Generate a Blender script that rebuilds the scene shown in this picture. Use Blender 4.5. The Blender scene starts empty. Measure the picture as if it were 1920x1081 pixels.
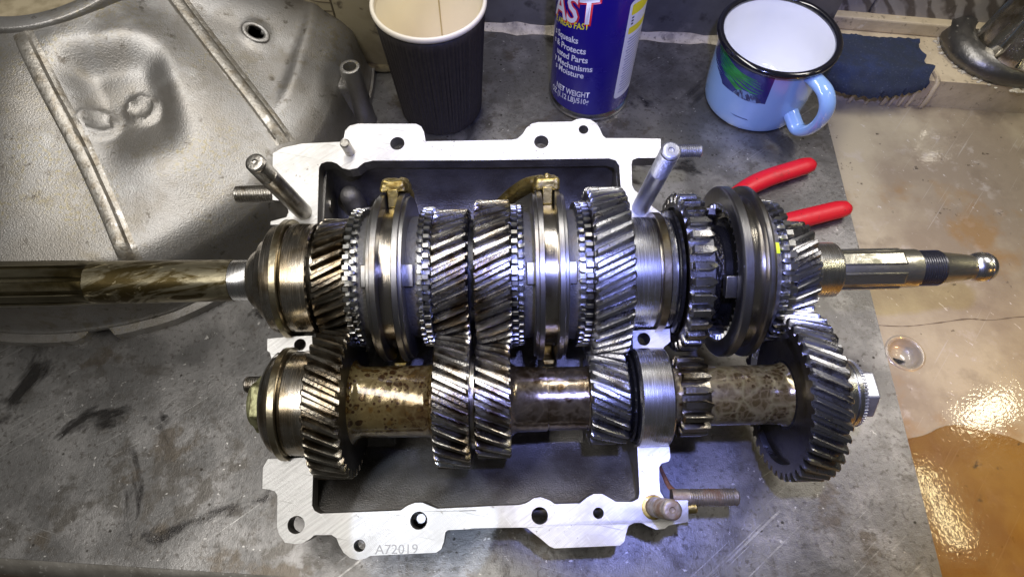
import bpy, bmesh, math, random
from mathutils import Matrix, Vector
from mathutils.geometry import tessellate_polygon
random.seed(7)
R = math.radians
PI = math.pi
MM = 0.001
sc = bpy.context.scene
col = sc.collection

# ------------------------------------------------------------------ camera, light, exposure
cam = bpy.data.cameras.new('camera')
cam.sensor_width = 36.0
cam.lens = 22.5
cam.clip_start = 0.01
cam.clip_end = 20
cam_o = bpy.data.objects.new('camera', cam)
cam_o.location = (0, 0, 0.393)
cam_o.rotation_euler = (R(28.8), 0, 0)
col.objects.link(cam_o)
sc.camera = cam_o

world = bpy.data.worlds.new('World')
sc.world = world
world.use_nodes = True
bg = world.node_tree.nodes['Background']
bg.inputs[0].default_value = (0.80, 0.78, 0.74, 1)
bg.inputs[1].default_value = 0.055


def lamp(name, kind, loc, target, power, color, **kw):
    d = bpy.data.lights.new(name, kind)
    d.energy = power
    d.color = color
    for k, v in kw.items():
        setattr(d, k, v)
    o = bpy.data.objects.new(name, d)
    o.location = Vector(loc) * MM
    o.rotation_euler = (Vector(target) - Vector(loc)).to_track_quat('-Z', 'Y').to_euler()
    col.objects.link(o)
    return o


# a long ceiling tube over the bench, a second tube further right, a cool torch beside the camera, a warm lamp over the sink
lamp('ceiling_tube', 'AREA', (-170, 215, 820), (-150, 205, 0), 7.8, (1.0, 0.965, 0.92), shape='RECTANGLE', size=1.2, size_y=0.13)
lamp('second_tube', 'AREA', (520, 420, 640), (60, 230, 40), 1.6, (1.0, 0.95, 0.88), shape='RECTANGLE', size=0.25, size_y=0.12)
lamp('torch', 'SPOT', (45, 55, 440), (112, 235, 40), 7.0, (0.30, 0.345, 1.0), spot_size=R(62), spot_blend=0.5, shadow_soft_size=0.008)
lamp('added_patch_spot', 'SPOT', (10, -40, 430), (-45, 52, 42), 3.2, (0.62, 0.74, 1.0), spot_size=R(11), spot_blend=0.12, shadow_soft_size=0.002, use_square=True)  # extra square spot, added to put a blue patch on the lower flange
lamp('sink_lamp', 'SPOT', (600, -170, 320), (375, 66, -30), 9.0, (1.0, 0.55, 0.12), spot_size=R(44), spot_blend=0.9, shadow_soft_size=0.02)
lamp('led_panel', 'AREA', (648, 274, 393), (330, 140, -30), 0.14, (1.0, 0.88, 0.6), shape='RECTANGLE', size=0.03, size_y=0.06)
lamp('led_strip', 'AREA', (541, 150, 393), (270, 75, -30), 0.09, (1.0, 0.92, 0.55), shape='RECTANGLE', size=0.10, size_y=0.012)

sc.view_settings.view_transform = 'Standard'
sc.view_settings.look = 'None'
sc.view_settings.exposure = 0.05
sc.view_settings.gamma = 1.0
sc.render.engine = 'CYCLES'
sc.cycles.use_denoising = True
sc.cycles.max_bounces = 8


# ------------------------------------------------------------------ materials
MATS = {}


def mat(name, base, metal=0.0, rough=0.5, layers=(), bump=(), coat=0.0, spec=0.5, trans=0.0, coatbump=False, alpha=1.0):
    """layers: dicts(kind noise|voronoi|wave|scratch, scale, lo, hi, col, rough, metal, stretch, rot, mask); bump: (kind, scale, strength, stretch)"""
    m = bpy.data.materials.new(name)
    m.use_nodes = True
    nt = m.node_tree
    N = nt.nodes
    L = nt.links
    b = N['Principled BSDF']
    b.inputs['Base Color'].default_value = (*base, 1)
    b.inputs['Metallic'].default_value = metal
    b.inputs['Roughness'].default_value = rough
    b.inputs['Specular IOR Level'].default_value = spec
    b.inputs['Coat Weight'].default_value = coat
    b.inputs['Coat Roughness'].default_value = 0.015 if coatbump else 0.08
    b.inputs['Alpha'].default_value = alpha
    if trans:
        b.inputs['Subsurface Weight'].default_value = trans
        b.inputs['Subsurface Radius'].default_value = (.01, .008, .005)
    tc = N.new('ShaderNodeTexCoord')

    def tex(kind, scale, stretch=(1, 1, 1), rot=(0, 0, 0), detail=6, dist=0.0, off=0.0, warp=None):
        mp = N.new('ShaderNodeMapping')
        mp.inputs['Scale'].default_value = stretch
        mp.inputs['Location'].default_value = (off, off * .7, off * .3)
        rt = N.new('ShaderNodeMapping')
        rt.inputs['Rotation'].default_value = rot
        src = tc.outputs['Object']
        if warp:
            wn = N.new('ShaderNodeTexNoise')
            wn.inputs['Scale'].default_value = warp[0]
            wn.inputs['Detail'].default_value = 3
            L.new(src, wn.inputs['Vector'])
            va = N.new('ShaderNodeVectorMath')
            va.operation = 'MULTIPLY_ADD'
            L.new(wn.outputs['Color'], va.inputs[0])
            va.inputs[1].default_value = (warp[1],) * 3
            L.new(src, va.inputs[2])
            src = va.outputs[0]
        L.new(src, rt.inputs['Vector'])
        L.new(rt.outputs[0], mp.inputs['Vector'])
        if kind == 'soft':
            kind, detail = 'noise', 0.0
        if kind == 'noise':
            t = N.new('ShaderNodeTexNoise')
            t.inputs['Scale'].default_value = scale
            t.inputs['Detail'].default_value = detail
            t.inputs['Roughness'].default_value = 0.6
            t.inputs['Distortion'].default_value = dist
            out = t.outputs['Fac']
        elif kind in ('voronoi', 'cells'):
            t = N.new('ShaderNodeTexVoronoi')
            t.inputs['Scale'].default_value = scale
            if kind == 'cells':
                t.feature = 'DISTANCE_TO_EDGE'
            out = t.outputs['Distance']
        else:
            t = N.new('ShaderNodeTexWave')
            t.inputs['Scale'].default_value = scale
            t.inputs['Distortion'].default_value = dist
            t.inputs['Detail'].default_value = 3
            t.inputs['Detail Scale'].default_value = 2
            out = t.outputs['Fac']
        L.new(mp.outputs[0], t.inputs['Vector'])
        return out

    cs = ms = rs = None
    for k, ly in enumerate(layers):
        out = tex(ly.get('kind', 'noise'), ly['scale'], ly.get('stretch', (1, 1, 1)), ly.get('rot', (0, 0, 0)), ly.get('detail', 6), ly.get('dist', 0), ly.get('off', k * 1.37), ly.get('warp'))
        mr = N.new('ShaderNodeMapRange')
        mr.inputs['From Min'].default_value = ly['lo']
        mr.inputs['From Max'].default_value = ly['hi']
        mr.inputs['To Max'].default_value = ly.get('amt', 1.0)
        L.new(out, mr.inputs['Value'])
        fac = mr.outputs[0]
        if 'mask' in ly:
            o2 = tex('noise', ly['mask'][0], off=5.1 + k)
            m2 = N.new('ShaderNodeMapRange')
            m2.inputs['From Min'].default_value = ly['mask'][1]
            m2.inputs['From Max'].default_value = ly['mask'][2]
            L.new(o2, m2.inputs['Value'])
            mu = N.new('ShaderNodeMath')
            mu.operation = 'MULTIPLY'
            L.new(fac, mu.inputs[0])
            L.new(m2.outputs[0], mu.inputs[1])
            fac = mu.outputs[0]
        if 'col' in ly:
            mx = N.new('ShaderNodeMix')
            mx.data_type = 'RGBA'
            L.new(fac, mx.inputs[0])
            if cs is None:
                mx.inputs[6].default_value = (*base, 1)
            else:
                L.new(cs, mx.inputs[6])
            mx.inputs[7].default_value = (*ly['col'], 1)
            cs = mx.outputs[2]
        for key, prev, d0 in (('rough', rs, rough), ('metal', ms, metal)):
            if key in ly:
                mx = N.new('ShaderNodeMix')
                L.new(fac, mx.inputs[0])
                if prev is None:
                    mx.inputs[2].default_value = d0
                else:
                    L.new(prev, mx.inputs[2])
                mx.inputs[3].default_value = ly[key]
                if key == 'rough':
                    rs = mx.outputs[0]
                else:
                    ms = mx.outputs[0]
    if cs is not None:
        L.new(cs, b.inputs['Base Color'])
    if rs is not None:
        L.new(rs, b.inputs['Roughness'])
    if ms is not None:
        L.new(ms, b.inputs['Metallic'])
    prev = None
    for (kind, scale, strength, *st) in bump:
        out = tex(kind, scale, st[0] if st else (1, 1, 1), st[1] if len(st) > 1 else (0, 0, 0), 4)
        bn = N.new('ShaderNodeBump')
        bn.inputs['Strength'].default_value = strength
        bn.inputs['Distance'].default_value = 0.0006
        L.new(out, bn.inputs['Height'])
        if prev is not None:
            L.new(prev, bn.inputs['Normal'])
        prev = bn.outputs[0]
    if prev is not None:
        L.new(prev, b.inputs['Normal'])
        if coatbump:
            L.new(prev, b.inputs['Coat Normal'])
    MATS[name] = m
    return m


OIL = dict(scale=70, lo=.46, hi=.60, col=(.15, .105, .055), rough=.2, amt=.75)
mat('gear_steel', (.35, .34, .32), 1, .27, [OIL, dict(scale=240, lo=.55, hi=.7, col=(.08, .05, .025), rough=.3, amt=.6, stretch=(.35, 1, 1)), dict(scale=900, lo=.62, hi=.75, rough=.08)],
    [('noise', 700, .25), ('noise', 160, .2)])
mat('gear_oily', (.30, .28, .24), 1, .27, [dict(scale=60, lo=.42, hi=.64, col=(.125, .085, .04), rough=.18, amt=.8), dict(scale=260, lo=.55, hi=.7, col=(.07, .04, .02), amt=.6)],
    [('noise', 700, .25), ('noise', 160, .2)])
mat('gear_cool', (.37, .37, .38), 1, .28, [dict(scale=90, lo=.55, hi=.68, col=(.12, .09, .06), rough=.2, amt=.6), dict(scale=700, lo=.62, hi=.72, rough=.08)],
    [('noise', 700, .25), ('noise', 160, .2)])
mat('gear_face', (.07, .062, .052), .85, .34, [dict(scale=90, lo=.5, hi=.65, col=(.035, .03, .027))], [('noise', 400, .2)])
mat('dog_steel', (.36, .36, .35), 1, .3, [dict(scale=120, lo=.5, hi=.7, col=(.2, .17, .11), amt=.7)], [('noise', 600, .08)])
mat('race_steel', (.62, .62, .63), 1, .25, [dict(scale=60, lo=.52, hi=.68, col=(.30, .25, .17), amt=.55), dict(scale=2600, stretch=(1, .02, .02), lo=.5, hi=.75, rough=.36)],
    [('noise', 3000, .04, (1, .015, .015))])
mat('race_oily', (.50, .47, .42), 1, .22, [dict(scale=45, lo=.45, hi=.62, col=(.20, .14, .06), amt=.75), dict(scale=2600, stretch=(1, .02, .02), lo=.5, hi=.75, rough=.38)],
    [('noise', 3000, .05, (1, .015, .015))])
mat('snap_steel', (.42, .37, .26), 1, .28, [dict(scale=80, lo=.5, hi=.7, col=(.22, .15, .06), amt=.8)], [('noise', 400, .2)])
mat('sleeve_steel', (.27, .265, .26), 1, .33, [dict(scale=50, lo=.5, hi=.66, col=(.16, .12, .07), amt=.6), dict(scale=2000, stretch=(1, .02, .02), lo=.5, hi=.75, rough=.4)],
    [('noise', 2500, .12, (1, .015, .015))])
mat('groove_steel', (.46, .43, .38), 1, .20, [dict(scale=60, lo=.48, hi=.64, col=(.19, .14, .08), amt=.7)], [('noise', 2500, .12, (1, .015, .015))])
mat('synchro_grey', (.15, .147, .14), .7, .5, [dict(scale=90, lo=.5, hi=.7, col=(.17, .14, .1), amt=.7), dict(scale=700, lo=.6, hi=.7, rough=.15)], [('noise', 900, .6), ('noise', 250, .3)])
mat('rough_hub', (.09, .085, .085), .9, .25, [dict(scale=300, lo=.5, hi=.7, rough=.12)], [('voronoi', 700, 1.0), ('noise', 600, .7)])
mat('black_steel', (.022, .022, .026), .7, .22, [dict(scale=120, lo=.45, hi=.7, rough=.4)], [('noise', 500, .15)])
mat('olive_shaft', (.31, .275, .185), .9, .33, [dict(scale=42, stretch=(.5, 1.6, 1.6), rot=(0, 0, R(-16)), lo=.44, hi=.56, col=(.075, .055, .02), rough=.42, dist=2.2),
                                              dict(scale=120, stretch=(.5, 1.6, 1.6), rot=(0, 0, R(-16)), lo=.60, hi=.68, col=(.36, .31, .19), metal=.4, dist=1.5)], [('noise', 120, .5, (.5, 1.6, 1.6))])
mat('spline_olive', (.29, .26, .18), 1, .3, [dict(scale=45, stretch=(.25, 1, 1), lo=.45, hi=.65, col=(.09, .07, .03))], [('noise', 160, .3)])
WP = (90, .012)
mat('foam_oil', (.115, .075, .024), .45, .18, [dict(scale=30, lo=.42, hi=.62, col=(.19, .15, .07), amt=.9), dict(scale=60, lo=.52, hi=.68, col=(.07, .034, .011), amt=.9, off=8.0),
                                           dict(kind='cells', scale=130, lo=.10, hi=.0, col=(.21, .165, .075), warp=WP, amt=.5, off=2.0),
                                           dict(kind='voronoi', scale=210, lo=.46, hi=.36, col=(.04, .018, .005), mask=(50, .44, .54), warp=(150, .004), off=1.0), dict(kind='voronoi', scale=210, lo=.34, hi=.22, col=(.13, .078, .022), mask=(50, .44, .54), warp=(150, .004), off=1.0),
                                           dict(kind='voronoi', scale=420, lo=.44, hi=.28, col=(.045, .02, .006), mask=(70, .46, .56), off=3.3), dict(kind='voronoi', scale=800, lo=.4, hi=.2, col=(.045, .02, .007), mask=(90, .48, .58), off=6.3)],
    [('voronoi', 210, .3), ('noise', 300, .15)], coat=.8)
mat('foam_pale', (.085, .06, .022), .55, .2, [dict(scale=45, lo=.40, hi=.62, col=(.155, .12, .055), amt=.9, detail=9), dict(kind='cells', scale=95, lo=.16, hi=.0, col=(.29, .255, .125), warp=WP, amt=.65), dict(kind='cells', scale=230, lo=.14, hi=.0, col=(.27, .215, .115), warp=(200, .005), amt=.5, off=4.0),
                                          dict(kind='voronoi', scale=360, lo=.42, hi=.26, col=(.05, .028, .01), mask=(60, .46, .56), off=7.0), dict(scale=26, lo=.52, hi=.66, col=(.30, .255, .165), amt=.6, off=3.0)],
    [('noise', 250, .2)], coat=.8)
mat('film_shaft', (.25, .21, .155), .9, .2, [dict(scale=45, lo=.42, hi=.6, col=(.10, .068, .034), amt=.95, detail=9), dict(kind='cells', scale=110, lo=.10, hi=.0, col=(.34, .28, .19), warp=WP, amt=.6), dict(kind='voronoi', scale=160, lo=.5, hi=.3, col=(.07, .045, .022), mask=(50, .44, .56), warp=(150, .004)), dict(scale=200, lo=.55, hi=.66, col=(.36, .30, .21), amt=.7, mask=(60, .45, .55))], [('noise', 150, .3), ('voronoi', 130, .3)], coat=.4)
mat('brass', (.43, .335, .11), 1, .43, [dict(scale=130, lo=.48, hi=.62, col=(.20, .135, .035), rough=.5), dict(scale=300, lo=.6, hi=.7, col=(.7, .62, .38), amt=.6)], [('noise', 260, .7)])
mat('machined_alu', (.72, .715, .70), .78, .40, [dict(kind='noise', scale=60, stretch=(1, 14, 1), rot=(0, 0, R(-35)), lo=.42, hi=.68, col=(.50, .49, .475), rough=.52, amt=.75),
                                              dict(scale=28, lo=.48, hi=.64, col=(.49, .475, .45), amt=.75, rough=.5), dict(kind='noise', scale=90, stretch=(1, 12, 1), rot=(0, 0, R(50)), lo=.6, hi=.7, col=(.76, .76, .75), rough=.3, amt=.7),
                                              dict(scale=330, lo=.62, hi=.67, col=(.20, .175, .14), amt=.8, mask=(34, .52, .60)), dict(scale=22, stretch=(1, 40, 1), rot=(0, 0, R(12)), detail=2, lo=.68, hi=.71, col=(.34, .33, .31), amt=.7)],
    [('wave', 420, .22, (1, .12, 1), (0, 0, R(38))), ('noise', 900, .15), ('noise', 120, .12)])
mat('cast_wall', (.23, .222, .21), .65, .42, [dict(scale=35, lo=.42, hi=.65, col=(.12, .108, .092), rough=.34), dict(kind='noise', scale=1100, lo=.62, hi=.7, col=(.6, .56, .5), rough=.2, mask=(25, .45, .6))],
    [('noise', 1100, .8), ('noise', 420, .2)])
mat('cast_bright', (.42, .41, .39), .7, .42, [dict(scale=1000, lo=.5, hi=.62, col=(.16, .15, .14)), dict(scale=120, lo=.55, hi=.62, col=(.07, .06, .055))], [('noise', 1000, .9)])
mat('bell_alu', (.33, .322, .312), .85, .43, [dict(scale=14, lo=.42, hi=.65, col=(.29, .27, .24), amt=.8), dict(scale=85, lo=.52, hi=.63, col=(.235, .21, .165), amt=.8, mask=(16, .45, .6)),
                                            dict(scale=420, lo=.52, hi=.60, col=(.31, .27, .165), amt=.7, mask=(14, .5, .60)), dict(scale=30, lo=.6, hi=.7, col=(.47, .46, .45), amt=.6),
                                            dict(scale=38, lo=.50, hi=.60, col=(.25, .232, .205), amt=.6, off=11.0, detail=10), dict(scale=120, lo=.62, hi=.69, col=(.13, .115, .095), amt=.85), dict(kind='cells', scale=210, lo=.035, hi=.0, col=(.20, .175, .13), amt=.7, mask=(20, .5, .58))],
    [('noise', 1000, .5), ('noise', 330, .14)])
mat('rib_alu', (.34, .32, .285), .75, .42, [dict(scale=120, lo=.48, hi=.62, col=(.24, .21, .165)), dict(scale=400, lo=.55, hi=.66, col=(.14, .12, .09), amt=.8), dict(scale=120, lo=.6, hi=.68, col=(.6, .58, .55), off=9)], [('noise', 500, .6)])
mat('stud_steel', (.40, .38, .345), 1, .34, [dict(scale=120, lo=.5, hi=.65, col=(.20, .165, .12), amt=.8)], [('noise', 700, .3)])
mat('stud_cool', (.40, .41, .45), .9, .40, [dict(scale=120, lo=.5, hi=.7, col=(.26, .25, .26), amt=.8)], [('noise', 700, .3)])
mat('stud_rust', (.33, .29, .23), .8, .42, [dict(scale=90, lo=.45, hi=.6, col=(.17, .105, .06), metal=.3, rough=.6)], [('noise', 500, .5)])
mat('rust', (.20, .075, .03), .2, .7, [dict(scale=150, lo=.45, hi=.6, col=(.08, .035, .02))], [('noise', 500, .6)])
mat('crack_dark', (.13, .10, .065), 0, .6)
mat('engraving', (.30, .29, .28), .6, .5)
mat('green_nut', (.30, .30, .16), .6, .42, [dict(scale=200, lo=.45, hi=.6, col=(.12, .11, .05))], [('noise', 300, .5)])
mat('nut_steel', (.55, .56, .58), .85, .38, [dict(scale=150, lo=.5, hi=.7, col=(.40, .40, .40))], [('noise', 600, .2)])
mat('spline_out', (.44, .42, .34), .95, .30, [dict(scale=180, stretch=(.4, 1, 1), lo=.5, hi=.62, col=(.25, .24, .17), rough=.45)], [('noise', 400, .25)])
mat('thread_dark', (.12, .12, .13), .9, .3)
mat('paint_yellow', (.72, .86, .02), 0, .5)
SCR = (0, 0, R(-38))
mat('bench_steel', (.225, .22, .213), .85, .40, [
    dict(scale=8, lo=.40, hi=.60, col=(.145, .14, .135), amt=.95, detail=10),
    dict(scale=30, lo=.47, hi=.60, col=(.33, .32, .31), amt=.7, detail=10, off=3.9),
    dict(scale=75, lo=.52, hi=.62, col=(.115, .105, .092), amt=.8, mask=(13, .40, .58), detail=9),
    dict(scale=14, lo=.59, hi=.645, col=(.06, .056, .054), rough=.25, amt=.9, dist=.9, detail=8),
    dict(scale=24, lo=.61, hi=.66, col=(.125, .105, .082), amt=.8, off=7.7),
    dict(kind='voronoi', scale=110, lo=.13, hi=.07, col=(.045, .04, .034), amt=.95, mask=(45, .52, .57)),
    dict(scale=330, lo=.55, hi=.66, col=(.11, .10, .09), amt=.75),
    dict(kind='noise', scale=5, stretch=(1, 90, 1), rot=SCR, detail=2, lo=.64, hi=.67, col=(.50, .49, .47), rough=.3, amt=.7, mask=(16, .52, .62)),
    dict(kind='noise', scale=11, stretch=(1, 75, 1), rot=(0, 0, R(-30)), detail=2, lo=.66, hi=.69, col=(.46, .45, .43), amt=.55, mask=(25, .54, .64), off=2.2),
    dict(kind='noise', scale=7, stretch=(90, 1, 1), rot=(0, 0, R(-74)), detail=2, lo=.68, hi=.71, col=(.44, .43, .41), amt=.4, mask=(20, .54, .64), off=4.2),
    dict(scale=260, lo=.67, hi=.70, col=(.62, .60, .57), amt=.8)],
    [('noise', 260, .3), ('noise', 1200, .25), ('noise', 28, .15)])
mat('bench_edge', (.20, .19, .17), .5, .45, [dict(scale=30, lo=.4, hi=.65, col=(.11, .10, .085)), dict(scale=300, lo=.6, hi=.7, col=(.34, .33, .31))], [('noise', 300, .3)])
mat('wood_dark', (.15, .08, .035), 0, .6, [dict(kind='noise', scale=12, stretch=(1, 14, 14), lo=.4, hi=.6, col=(.07, .035, .018))], [('noise', 200, .3)])
mat('wall_steel', (.17, .165, .155), .4, .5, [dict(scale=14, lo=.4, hi=.65, col=(.095, .09, .085)), dict(scale=60, lo=.56, hi=.66, col=(.05, .045, .04), amt=.8), dict(scale=26, lo=.6, hi=.7, col=(.27, .25, .22), amt=.7)], [('noise', 150, .3)])
mat('sealant', (.42, .37, .29), 0, .6, [dict(scale=80, lo=.45, hi=.62, col=(.22, .19, .15)), dict(scale=300, lo=.58, hi=.66, col=(.14, .12, .1))], [('noise', 300, .7)])
mat('wood_grey', (.34, .315, .28), 0, .75, [dict(kind='wave', scale=22, stretch=(1, 1, .5), rot=(0, R(36), 0), lo=.45, hi=.85, col=(.13, .11, .09), dist=7.0),
                                          dict(scale=60, lo=.6, hi=.68, col=(.06, .05, .04), amt=.8), dict(scale=180, lo=.55, hi=.7, col=(.45, .42, .38), amt=.5)],
    [('wave', 22, 1.0, (1, 1, .5), (0, R(36), 0)), ('noise', 300, .4)])
mat('cream_paint', (.60, .50, .32), 0, .55, [dict(scale=40, lo=.45, hi=.68, col=(.42, .34, .21), amt=.8), dict(scale=200, lo=.60, hi=.68, col=(.18, .14, .09), amt=.7), dict(scale=90, lo=.62, hi=.7, col=(.7, .64, .5), amt=.7)], [('noise', 260, .6), ('noise', 60, .5)])
mat('sink_board', (.45, .39, .26), .1, .4, [dict(scale=9, lo=.42, hi=.6, col=(.27, .215, .145), amt=.9, detail=10),
                                           dict(scale=45, lo=.5, hi=.62, col=(.21, .165, .11), amt=.6, detail=10, mask=(14, .45, .6)),
                                           dict(scale=70, lo=.56, hi=.64, col=(.50, .45, .37), amt=.6, detail=9, off=6.0, mask=(18, .45, .6)),
                                           dict(scale=12, lo=.56, hi=.66, col=(.30, .17, .05), amt=.7, off=9.1), dict(scale=100, lo=.67, hi=.71, col=(.07, .05, .03), amt=.9), dict(scale=130, stretch=(1, 2.5, 1), rot=(0, 0, R(50)), lo=.67, hi=.70, col=(.7, .66, .58), amt=.8, off=4.4),
                                           dict(scale=10, stretch=(1, 60, 1), rot=(0, 0, R(-50)), detail=2, lo=.67, hi=.70, col=(.50, .46, .38), amt=.5, off=1.1)],
    [('soft', 430, .085), ('soft', 900, .04)], coat=1.0, coatbump=True)
mat('amber_light', (.36, .20, .035), 0, .12, [dict(scale=20, lo=.45, hi=.62, col=(.26, .12, .02)), dict(scale=90, lo=.66, hi=.7, col=(.05, .03, .01))], [('soft', 430, .08), ('soft', 900, .04)], coat=1.0, coatbump=True, alpha=.42)  # wet gloss, with the warm light on the board put into its colour
mat('cup_card', (.018, .014, .012), 0, .62, [dict(scale=300, lo=.4, hi=.7, col=(.032, .025, .021))], [('noise', 1500, .15)])
mat('cup_rim', (.78, .72, .60), 0, .45)
mat('cup_inner', (.80, .72, .54), 0, .5, [dict(scale=24, lo=.54, hi=.7, col=(.74, .58, .30), amt=.4)])
mat('seam_line', (.52, .42, .22), 0, .5)
mat('can_blue', (.016, .008, .20), .1, .22, [dict(scale=40, lo=.4, hi=.7, rough=.3)], coat=.15, spec=.35)
mat('can_metal', (.55, .55, .55), 1, .25, [dict(scale=200, lo=.5, hi=.7, col=(.35, .34, .3))])
mat('print_white', (.72, .72, .75), 0, .35, spec=.3)
mat('print_red', (.62, .02, .03), 0, .35)
mat('print_yellow', (.80, .72, .01), 0, .35)
mat('print_grey', (.34, .34, .46), 0, .4)
mat('print_black', (.02, .02, .03), 0, .4)
mat('enamel_blue', (.29, .48, .78), 0, .16, [dict(scale=20, lo=.4, hi=.7, rough=.22)], coat=.8)
mat('enamel_white', (.86, .87, .86), 0, .14, coat=.6)
mat('enamel_black', (.008, .008, .012), 0, .12, coat=.8)
mat('mug_print', (.016, .022, .15), 0, .25, [dict(scale=60, lo=.45, hi=.65, col=(.03, .05, .22))], coat=.6)
mat('mug_green', (.014, .24, .04), 0, .25, [dict(kind='noise', scale=160, stretch=(.4, .4, 2), lo=.5, hi=.6, col=(.03, .36, .07))], coat=.6)
mat('mug_pale', (.16, .28, .50), 0, .3, [dict(kind='noise', scale=150, stretch=(1.6, 1.6, .5), rot=(0, R(25), 0), lo=.5, hi=.56, col=(.02, .025, .09))], coat=.5)
mat('mug_line', (.05, .10, .26), 0, .3)
mat('red_grip', (.62, .008, .02), 0, .38, [dict(scale=60, lo=.56, hi=.68, col=(.30, .012, .015), amt=.7), dict(scale=300, lo=.64, hi=.7, col=(.12, .02, .02), amt=.7), dict(scale=200, lo=.5, hi=.7, rough=.48)], [('noise', 400, .1)])
mat('plier_steel', (.22, .22, .22), 1, .35, [dict(scale=120, lo=.5, hi=.7, col=(.1, .09, .08))])
mat('dirty_plastic', (.36, .31, .20), 0, .45, [dict(scale=18, lo=.42, hi=.62, col=(.21, .17, .095), amt=.9), dict(scale=70, lo=.6, hi=.68, col=(.07, .05, .03), amt=.8)], [('noise', 120, .3)], trans=.15)
mat('plastic_line', (.09, .07, .04), 0, .6)
mat('blue_pad', (.022, .03, .055), 0, .95, [dict(scale=90, lo=.42, hi=.62, col=(.02, .028, .045)), dict(scale=40, lo=.5, hi=.65, col=(.022, .036, .09), amt=.8), dict(scale=700, lo=.6, hi=.7, col=(.10, .12, .16), amt=.7)], [('noise', 900, 1.0), ('noise', 250, 1.0)])
mat('tap_chrome', (.66, .63, .56), 1, .24, [dict(scale=60, lo=.5, hi=.66, col=(.26, .23, .17), rough=.32)], [('noise', 150, .25)])
mat('tap_dark', (.17, .165, .155), .85, .32, [dict(scale=60, lo=.48, hi=.64, col=(.22, .21, .19), rough=.42), dict(scale=250, lo=.64, hi=.7, col=(.5, .47, .4), metal=.2)], [('noise', 220, .5)])
mat('lime_crust', (.62, .57, .44), 0, .6, [dict(scale=200, lo=.5, hi=.62, col=(.35, .30, .2))], [('noise', 500, 1.0)])
mat('glass_bead', (.95, .86, .42), .2, .2)
mat('neck_gasket', (.33, .28, .185), .2, .6, [dict(scale=50, lo=.45, hi=.62, col=(.20, .165, .10))], [('noise', 300, .4)])
mat('scrape', (.38, .33, .28), .3, .5)


# ------------------------------------------------------------------ helpers
def finish(bm, name, material, parent=None, smooth=35, recalc=True):
    if recalc:
        bmesh.ops.recalc_face_normals(bm, faces=bm.faces)
    me = bpy.data.meshes.new(name)
    bmesh.ops.scale(bm, vec=(MM, MM, MM), verts=bm.verts)
    bm.to_mesh(me)
    bm.free()
    if smooth:
        me.polygons.foreach_set('use_smooth', [True] * len(me.polygons))
        me.set_sharp_from_angle(angle=R(smooth))
    me.materials.append(MATS[material])
    o = bpy.data.objects.new(name, me)
    col.objects.link(o)
    if parent is not None:
        o.parent = parent
    return o


def second_mat(o, material, test):
    o.data.materials.append(MATS[material])
    for p in o.data.polygons:
        if test(p):
            p.material_index = 1
    return o


def thing(name, label, cat, loc=(0, 0, 0), mw=None, group=None):
    o = bpy.data.objects.new(name, None)
    o.empty_display_size = .01
    col.objects.link(o)
    if mw is not None:
        o.matrix_world = mw
    else:
        o.location = Vector(loc) * MM
    return tag(o, label, cat, group)


def tag(o, label, cat, group=None):
    o['label'] = label
    o['category'] = cat
    if group:
        o['group'] = group
    return o


def lathe(bm, prof, n=96, axis='x', c=(0, 0, 0), closed=False, rfun=None, caps=(True, True)):
    """prof: (a, r) pairs along the axis"""
    rings = []
    for a, r in prof:
        ring = []
        for i in range(n):
            t = 2 * PI * i / n
            rr = r if rfun is None else rfun(a, r, t)
            if axis == 'x':
                p = (c[0] + a, c[1] + rr * math.cos(t), c[2] + rr * math.sin(t))
            else:
                p = (c[0] + rr * math.cos(t), c[1] + rr * math.sin(t), c[2] + a)
            ring.append(bm.verts.new(p))
        rings.append(ring)
    m = len(rings)
    for k in range(m if closed else m - 1):
        A, B = rings[k], rings[(k + 1) % m]
        for i in range(n):
            j = (i + 1) % n
            bm.faces.new((A[i], A[j], B[j], B[i]))
    if not closed:
        for ring in [q for q, k in zip((rings[0], rings[-1]), caps) if k]:
            try:
                bm.faces.new(ring)
            except ValueError:
                pass
    return rings


def cyl_between(bm, a, b, r0, r1=None, n=24, cham=0.0):
    a, b = Vector(a), Vector(b)
    r1 = r0 if r1 is None else r1
    d = (b - a)
    ln = d.length
    q = d.normalized().to_track_quat('Z', 'Y')
    prof = [(0, r0), (ln, r1)] if not cham else [(0, r0 - cham), (cham, r0), (ln - cham, r1), (ln, r1 - cham)]
    tmp = bmesh.new()
    lathe(tmp, prof, n, 'z')
    bmesh.ops.transform(tmp, matrix=Matrix.Translation(a) @ q.to_matrix().to_4x4(), verts=tmp.verts)
    join(bm, tmp)


def join(bm, tmp):
    me = bpy.data.meshes.new('tmp')
    tmp.to_mesh(me)
    tmp.free()
    bm.from_mesh(me)
    bpy.data.meshes.remove(me)


def prism(bm, outer, z0, z1, holes=()):
    """outer/holes: (x, y) loops; z0 / z1 numbers or functions of (x, y)"""
    f0 = z0 if callable(z0) else (lambda x, y: z0)
    f1 = z1 if callable(z1) else (lambda x, y: z1)
    loops = [list(outer)] + [list(h) for h in holes]
    flat = [p for lp in loops for p in lp]
    top = [bm.verts.new((x, y, f1(x, y))) for x, y in flat]
    bot = [bm.verts.new((x, y, f0(x, y))) for x, y in flat]
    for t in tessellate_polygon([[Vector((x, y, 0)) for x, y in lp] for lp in loops]):
        try:
            bm.faces.new([top[i] for i in t])
            bm.faces.new([bot[i] for i in reversed(t)])
        except ValueError:
            pass
    k = 0
    for lp in loops:
        n = len(lp)
        for i in range(n):
            j = (i + 1) % n
            bm.faces.new((top[k + i], top[k + j], bot[k + j], bot[k + i]))
        k += n


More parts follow.
